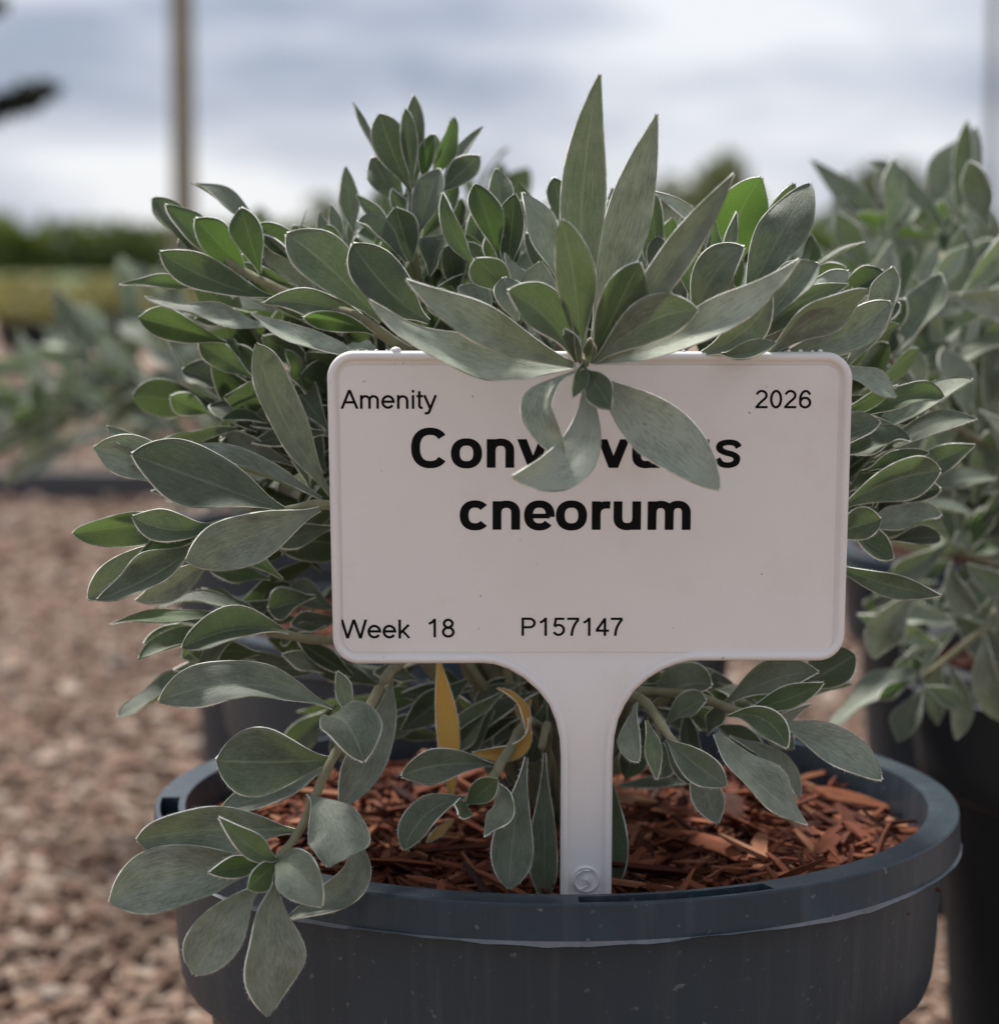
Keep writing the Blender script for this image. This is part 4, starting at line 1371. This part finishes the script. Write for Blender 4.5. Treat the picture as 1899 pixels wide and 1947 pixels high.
# (base, tip, width, depth, green, silver, mid)
for a in [(1800, 1035, 1693, 1105, 62, 61, .15, .5, (1745, 1075)), (1748, 1130, 1664, 1252, 82, 60, .05, .95, (1690, 1180)), (1809, 1067, 1862, 1162, 60, 60, .15, .55, (1815, 1125)), (1837, 1070, 1910, 1135, 54, 60, .2, .6, None),
          (1815, 1045, 1783, 948, 38, 61, .45, .4, None), (1825, 1045, 1814, 940, 34, 62, .3, .5, None), (1840, 1050, 1826, 1012, 44, 60.5, .15, .7, None), (1840, 1055, 1905, 1030, 40, 61, .7, .3, None), (1830, 1050, 1890, 960, 44, 62, .8, .2, None),
          (1765, 1262, 1558, 1363, 92, 60, .1, .5, (1660, 1315)), (1735, 1292, 1670, 1330, 30, 59, .75, .3, None), (1756, 1308, 1706, 1408, 66, 59.5, .1, .7, None), (1758, 1305, 1832, 1342, 42, 59.5, .3, .3, None), (1803, 1262, 1820, 1405, 56, 60, .1, .75, (1822, 1330)),
          (1872, 1205, 1893, 1380, 76, 60.5, .05, .8, None), (1745, 1290, 1740, 1250, 26, 60, .8, .3, None), (1690, 1120, 1650, 1180, 70, 66, .3, .2, None), (1760, 1140, 1720, 1240, 70, 65, .3, .2, None),
          (1737, 425, 1675, 304, 42, 67, .0, 1.0, (1690, 380)), (1768, 425, 1700, 325, 52, 67.5, 1.0, .1, None), (1817, 420, 1840, 233, 42, 66, .25, .35, None), (1842, 440, 1853, 234, 38, 66.5, .05, .8, None), (1765, 452, 1606, 368, 30, 68, .3, .3, (1670, 430)),
          (1780, 450, 1627, 408, 40, 67, .7, .2, None), (1797, 490, 1805, 412, 54, 66, .4, .05, None), (1828, 665, 1836, 432, 84, 63, .1, .6, None), (1834, 640, 1881, 452, 64, 64, .1, .7, None), (1905, 580, 1860, 372, 60, 67, .0, 1.0, None),
          (1714, 570, 1726, 470, 42, 62, .55, .3, None), (1698, 680, 1796, 528, 82, 55, .2, .5, (1755, 600)), (1672, 640, 1720, 570, 54, 54, .6, .2, None), (1672, 690, 1700, 620, 60, 54.5, .3, .1, None), (1775, 460, 1790, 380, 36, 67, .8, .3, None),
          (1720, 790, 1735, 660, 70, 58, .1, .7, None), (1840, 800, 1800, 660, 70, 60, .1, .6, None), (1750, 760, 1680, 700, 60, 57, .2, .6, None), (1860, 820, 1890, 640, 80, 62, .05, .8, None), (1760, 930, 1892, 893, 66, 57, .3, .4, None), (1700, 960, 1850, 985, 66, 58, .15, .6, None),
          (1850, 960, 1880, 820, 80, 62, .2, .6, None), (1720, 700, 1660, 600, 60, 58, .4, .2, None)]:
    hand_leaf(PE, *a[:6], g=a[6], s=a[7], k=OVAL, m=a[8])

for root, (x0, y0, x1, y1, z0, z1, ang, sd, n_, wl, wh, l0, l1) in [
        (PE, (1640, 420, 1960, 760, 60, 72, 285, 34, 46, 45, 72, 120, 220)), (PE, (1680, 700, 1960, 1040, 59, 70, 310, 45, 40, 45, 72, 110, 190)), (PE, (1760, 1040, 1960, 1260, 60, 68, 120, 50, 18, 45, 70, 100, 170)),
        (PD, (1560, 430, 1960, 640, 86, 100, 280, 34, 40, 34, 52, 90, 150)), (PC, (0, 660, 360, 830, 102, 114, 200, 55, 46, 30, 46, 80, 150)), (PC, (260, 560, 420, 720, 100, 112, 250, 30, 12, 30, 46, 80, 140))]:
    for _ in range(n_):
        bx, by = lr.uniform(x0, x1), lr.uniform(y0, y1)
        an = R(ang + lr.gauss(0, sd)); ln = lr.uniform(l0, l1); z = lr.uniform(z0, z1)
        hand_leaf(root, bx, by, bx + math.cos(an) * ln, by + math.sin(an) * ln, lr.uniform(wl, wh), z, g=lr.uniform(0, .45), s=lr.choice((.2, .5, .8, 1.1, 1.3)), k=lr.choice((OVAL, LANC)))

# ------------------------------------------------------------------ background
rb = random.Random(4)
# black edging board lying on the gravel
BOARD = make_simple('weathered_edging', (0.06, 0.062, 0.068), 0.6, 0.3, 8)


def box(name, x0, x1, y0, y1, z0, z1, mat, parent=None):
    bm = bmesh.new()
    bmesh.ops.create_cube(bm, size=1)
    for v in bm.verts:
        v.co = Vector((x0 + (v.co.x + .5) * (x1 - x0), y0 + (v.co.y + .5) * (y1 - y0), z0 + (v.co.z + .5) * (z1 - z0)))
    bmesh.ops.bevel(bm, geom=bm.edges[:], offset=min(x1 - x0, y1 - y0, z1 - z0) * 0.12, segments=2, affect='EDGES')
    me = bpy.data.meshes.new(name); bm.to_mesh(me); bm.free(); me.materials.append(mat)
    o = bpy.data.objects.new(name, me); COL.objects.link(o)
    if parent: o.parent = parent
    return o


o = box('edging_board', -1.9, 1.9, 2.62, 2.66, 0.0, 0.038, BOARD)
tag(o, 'low dark edging board lying across the gravel', 'edging board')

# wooden post and grey metal post
WOOD = make_simple('weathered_post_wood', (0.27, 0.24, 0.18), 0.85, 0.35, 14, 0.4, 0.004)
STEEL = make_simple('galvanised_post', (0.24, 0.245, 0.26), 0.5, 0.2, 6)


def post(name, label, px, depth, rad, h, mat, cat):
    p = ground_at(px, depth)
    root = thing(name, label, cat); root.location = p
    V, F = [], []
    hs = [0, .3, h * .5, h - rad * .5, h]
    rs = [rad * 1.05, rad, rad * .98, rad * .97, rad * .6]
    for z, r_ in zip(hs, rs):
        for k in range(16):
            a = k * math.pi / 8
            V.append((r_ * math.cos(a) * (1 + .03 * math.sin(3 * a)), r_ * math.sin(a), z))
    for i in range(len(hs) - 1):
        for k in range(16):
            F.append((i * 16 + k, i * 16 + (k + 1) % 16, i * 16 + 16 + (k + 1) % 16, i * 16 + 16 + k))
    F.append(tuple(range(64, 80)))
    mesh('shaft', V, F, [mat], root)
    V, F = [], []
    for z, r_ in ((-0.02, rad * 1.6), (0.03, rad * 1.5), (0.05, rad * 1.02)):
        for k in range(16):
            a = k * math.pi / 8
            V.append((r_ * math.cos(a), r_ * math.sin(a), z))
    for i in range(2):
        for k in range(16):
            F.append((i * 16 + k, i * 16 + (k + 1) % 16, i * 16 + 16 + (k + 1) % 16, i * 16 + 16 + k))
    mesh('base_collar', V, F, [mat], root)


post('wooden_post', 'tall brown wooden post standing beyond the plants', 355, 9.0, 0.047, 3.2, WOOD, 'post')
post('metal_post', 'thin grey metal post behind the tall silvery leaves', 1874, 7.0, 0.015, 2.6, STEEL, 'post')

# foliage clumps made of small leaf faces
def leaf_cloud(name, parent, blobs, n, size, mat, seed, upb=0.4):
    r = np.random.default_rng(seed)
    V, F = [], []
    w_ = np.array([b[3] * b[4] * b[5] for b in blobs]) ** 0.7
    cnt = np.maximum(1, (w_ / w_.sum() * n).astype(int))
    allv = []
    for (cx, cy, cz, rx, ry, rz), c in zip(blobs, cnt):
        d = r.normal(size=(c, 3)); d /= np.linalg.norm(d, axis=1)[:, None]
        rad = r.uniform(0.5, 1.08, c) ** 0.6
        p = np.array([cx, cy, cz]) + d * rad[:, None] * np.array([rx, ry, rz])
        t = r.normal(size=(c, 3)) + d * 0.5; t /= np.linalg.norm(t, axis=1)[:, None]
        b = np.cross(t, r.normal(size=(c, 3))); b /= np.linalg.norm(b, axis=1)[:, None]
        L = size * r.uniform(.6, 1.4, c)[:, None]
        q = np.stack([p - t * L, p + b * L * .42, p + t * L, p - b * L * .42], 1)
        allv.append(q.reshape(-1, 3))
    V = np.concatenate(allv)
    F = np.arange(len(V)).reshape(-1, 4)
    return mesh(name, V.tolist(), F.tolist(), [mat], parent, smooth=False)


def foliage_mat(name, stops, trans=(0.12, 0.2, 0.03)):
    m, n, l, b, o = new_mat(name)
    r = ramp(n, stops)
    l.new(n.new('ShaderNodeNewGeometry').outputs['Random Per Island'], r.inputs['Fac'])
    l.new(r.outputs['Color'], b.inputs['Base Color'])
    b.inputs['Roughness'].default_value = 0.7
    t = n.new('ShaderNodeBsdfTranslucent'); t.inputs['Color'].default_value = (*trans, 1)
    ms = n.new('ShaderNodeMixShader'); ms.inputs['Fac'].default_value = 0.2
    l.new(b.outputs['BSDF'], ms.inputs[1]); l.new(t.outputs['BSDF'], ms.inputs[2]); l.new(ms.outputs['Shader'], o.inputs['Surface'])
    return m


F_YEL = foliage_mat('yellow_green_foliage', [(0, (0.10, 0.10, 0.03)), (.5, (0.24, 0.22, 0.075)), (1, (0.36, 0.31, 0.12))], (.35, .32, .08))
F_HED = foliage_mat('hedge_foliage', [(0, (0.04, 0.06, 0.015)), (.5, (0.11, 0.15, 0.03)), (1, (0.2, 0.23, 0.055))], (.25, .32, .05))
F_TRE = foliage_mat('tree_foliage', [(0, (0.06, 0.075, 0.03)), (.5, (0.14, 0.155, 0.06)), (1, (0.22, 0.22, 0.09))], (.2, .22, .06))
F_CON = foliage_mat('conifer_needles', [(0, (0.006, 0.009, 0.005)), (1, (0.022, 0.03, 0.014))], (.01, .02, .01))
BARK = make_simple('tree_bark', (0.08, 0.06, 0.045), 0.9, 0.4, 20, .5, .01)

# rows of low yellow-green potted shrubs on the far bed
spot = 0
rows = [(6.2, -1.5, 1.4, .30), (7.2, -1.8, 1.6, .32), (8.3, -2.1, 1.8, .34)]
ord_ = ['first', 'second', 'third']
proto_pot = None
for ri, (yy, x0, x1, dx) in enumerate(rows):
    x = x0
    while x < x1:
        root = thing('potted_shrub', f'low yellow green shrub in a dark pot, {ord_[ri]} row beyond the edging board', 'shrub', f'low potted shrubs, {ord_[ri]} row')
        root.location = (x + rb.uniform(-.05, .05), yy + rb.uniform(-.06, .06), 0)
        if proto_pot is None:
            V, F = [], []
            for r_, z in ((0.0, .005), (.075, .005), (.09, .10), (.097, .10), (.097, .118), (.088, .118), (.085, .10), (0, .10)):
                for k in range(18):
                    a = k * math.pi / 9
                    V.append((r_ * math.cos(a), r_ * math.sin(a), z))
            for i in range(7):
                for k in range(18):
                    F.append((i * 18 + k, i * 18 + (k + 1) % 18, i * 18 + 18 + (k + 1) % 18, i * 18 + 18 + k))
            proto_pot = mesh('pot', V, F, [POT], root).data
        else:
            po = bpy.data.objects.new('pot', proto_pot); COL.objects.link(po); po.parent = root
        hh = rb.uniform(.055, .085)
        leaf_cloud('foliage', root, [(rb.uniform(-.06, .06), rb.uniform(-.06, .06), .14 + rb.uniform(-.02, .02), rb.uniform(.08, .12), .10, hh) for _ in range(4)], 420, .018, F_YEL, spot)
        spot += 1
        x += dx

# far hedge
hd = thing('clipped_hedge', 'long dark green hedge along the horizon', 'hedge')
hd.location = (0, 44, 0)
bl = []
x = -16
while x < 16:
    bl.append((x, rb.uniform(-.2, .2), .38 + rb.uniform(-.04, .08), .6, .5, .55 + rb.uniform(-.04, .08)))
    x += .55
leaf_cloud('foliage', hd, bl, 22000, .13, F_HED, 50)
for k in range(14):
    tube('stem', [(-15 + k * 2.3, 0, -.03), (-15 + k * 2.3 + rb.uniform(-.1, .1), 0, .5)], .03, .02, BARK, hd, 6, 2)


def tree(px, depth, top_y, wpx, label, shape, seed):
    p = ground_at(px, depth)
    htot = .28 - (top_y - HOR) / FPX * depth
    wd = wpx / FPX * depth / 2
    r = random.Random(seed)
    root = thing(shape + '_tree', label, 'tree', 'far trees on the horizon'); root.location = (p.x, p.y, -.03)
    tube('trunk', [(0, 0, 0), (r.uniform(-.1, .1), 0, htot * .3), (r.uniform(-.2, .2), 0, htot * .75)], htot * .03, htot * .012, BARK, root, 8, 3)
    for q in range(5):
        a = q * 1.3
        tube('limb', [(0, 0, htot * (.25 + .07 * q)), (wd * .6 * math.cos(a), wd * .6 * math.sin(a), htot * (.45 + .07 * q))], htot * .013, htot * .005, BARK, root, 6, 2)
    bl = []
    for q in range(16):
        t = r.uniform(.12, .93)
        ww = wd * (math.sin(math.pi * min(1, t * .8 + .2)) if shape == 'broad' else (1.05 - t))
        a = r.uniform(0, 6.28)
        s = wd * r.uniform(.28, .45)
        bl.append((math.cos(a) * ww * .62, math.sin(a) * ww * .62, htot * t, s, s, min(s * .9, htot * (1 - t) + .15)))
    leaf_cloud('crown', root, bl, 2600, wd * .085, F_TRE, seed)


tree(1365, 90, 290, 230, 'rounded olive tree beyond the bright green translucent leaf', 'broad', 1)
tree(1270, 96, 338, 150, 'dark tree beside the rounded olive tree', 'broad', 2)
tree(1690, 90, 318, 230, 'dark tree half hidden by the blurred silvery plant', 'broad', 3)
tree(1590, 110, 395, 210, 'low spreading tree between two taller trees', 'broad', 4)
tree(615, 90, 372, 110, 'small dark tree beside the tall upright shoot', 'broad', 5)
tree(95, 95, 395, 42, 'slim conifer rising out of the hedge', 'slim', 6)
tree(5, 80, 408, 110, 'low round tree at the end of the hedge', 'broad', 7)

# dark conifer reaching in from the side
cn = thing('conifer_tree', 'dark conifer with drooping boughs reaching over the far bed', 'tree')
cp = ground_at(-560, 5.0)
cn.location = cp
tube('trunk', [(0, 0, -.02), (0.01, 0, 1.0), (0, 0, 2.2)], .05, .02, BARK, cn, 10, 4)


def bough(tip, seed):
    r = np.random.default_rng(seed)
    st = Vector((0, tip.y * .1, tip.z - .12))
    mid = st.lerp(tip, .55) + Vector((0, 0, -.045))
    tube('branch', [st, mid, tip], .012, .004, BARK, cn, 6, 4)
    bl = []
    for t in np.linspace(.25, 1.0, 12):
        q = st * (1 - t) ** 2 + (mid * 2 - (st + tip) * .5) * (2 * t * (1 - t)) + tip * t * t
        bl.append((q.x, q.y, q.z, .045, .05, .016 + .034 * (1 - t)))
    leaf_cloud('needles', cn, bl, 2000, .02, F_CON, seed)


def bough_px(px, py, dz, seed):
    bough(P(px, py, 500 + dz) - cp, seed)


bough_px(75, 172, 0, 1)
bough_px(-30, 12, 10, 2)
for q in range(12):
    a = q * 2.4
    bough(Vector((math.cos(a) * .35 - .1, math.sin(a) * .4 + .1, .35 + q * .13)), 10 + q)
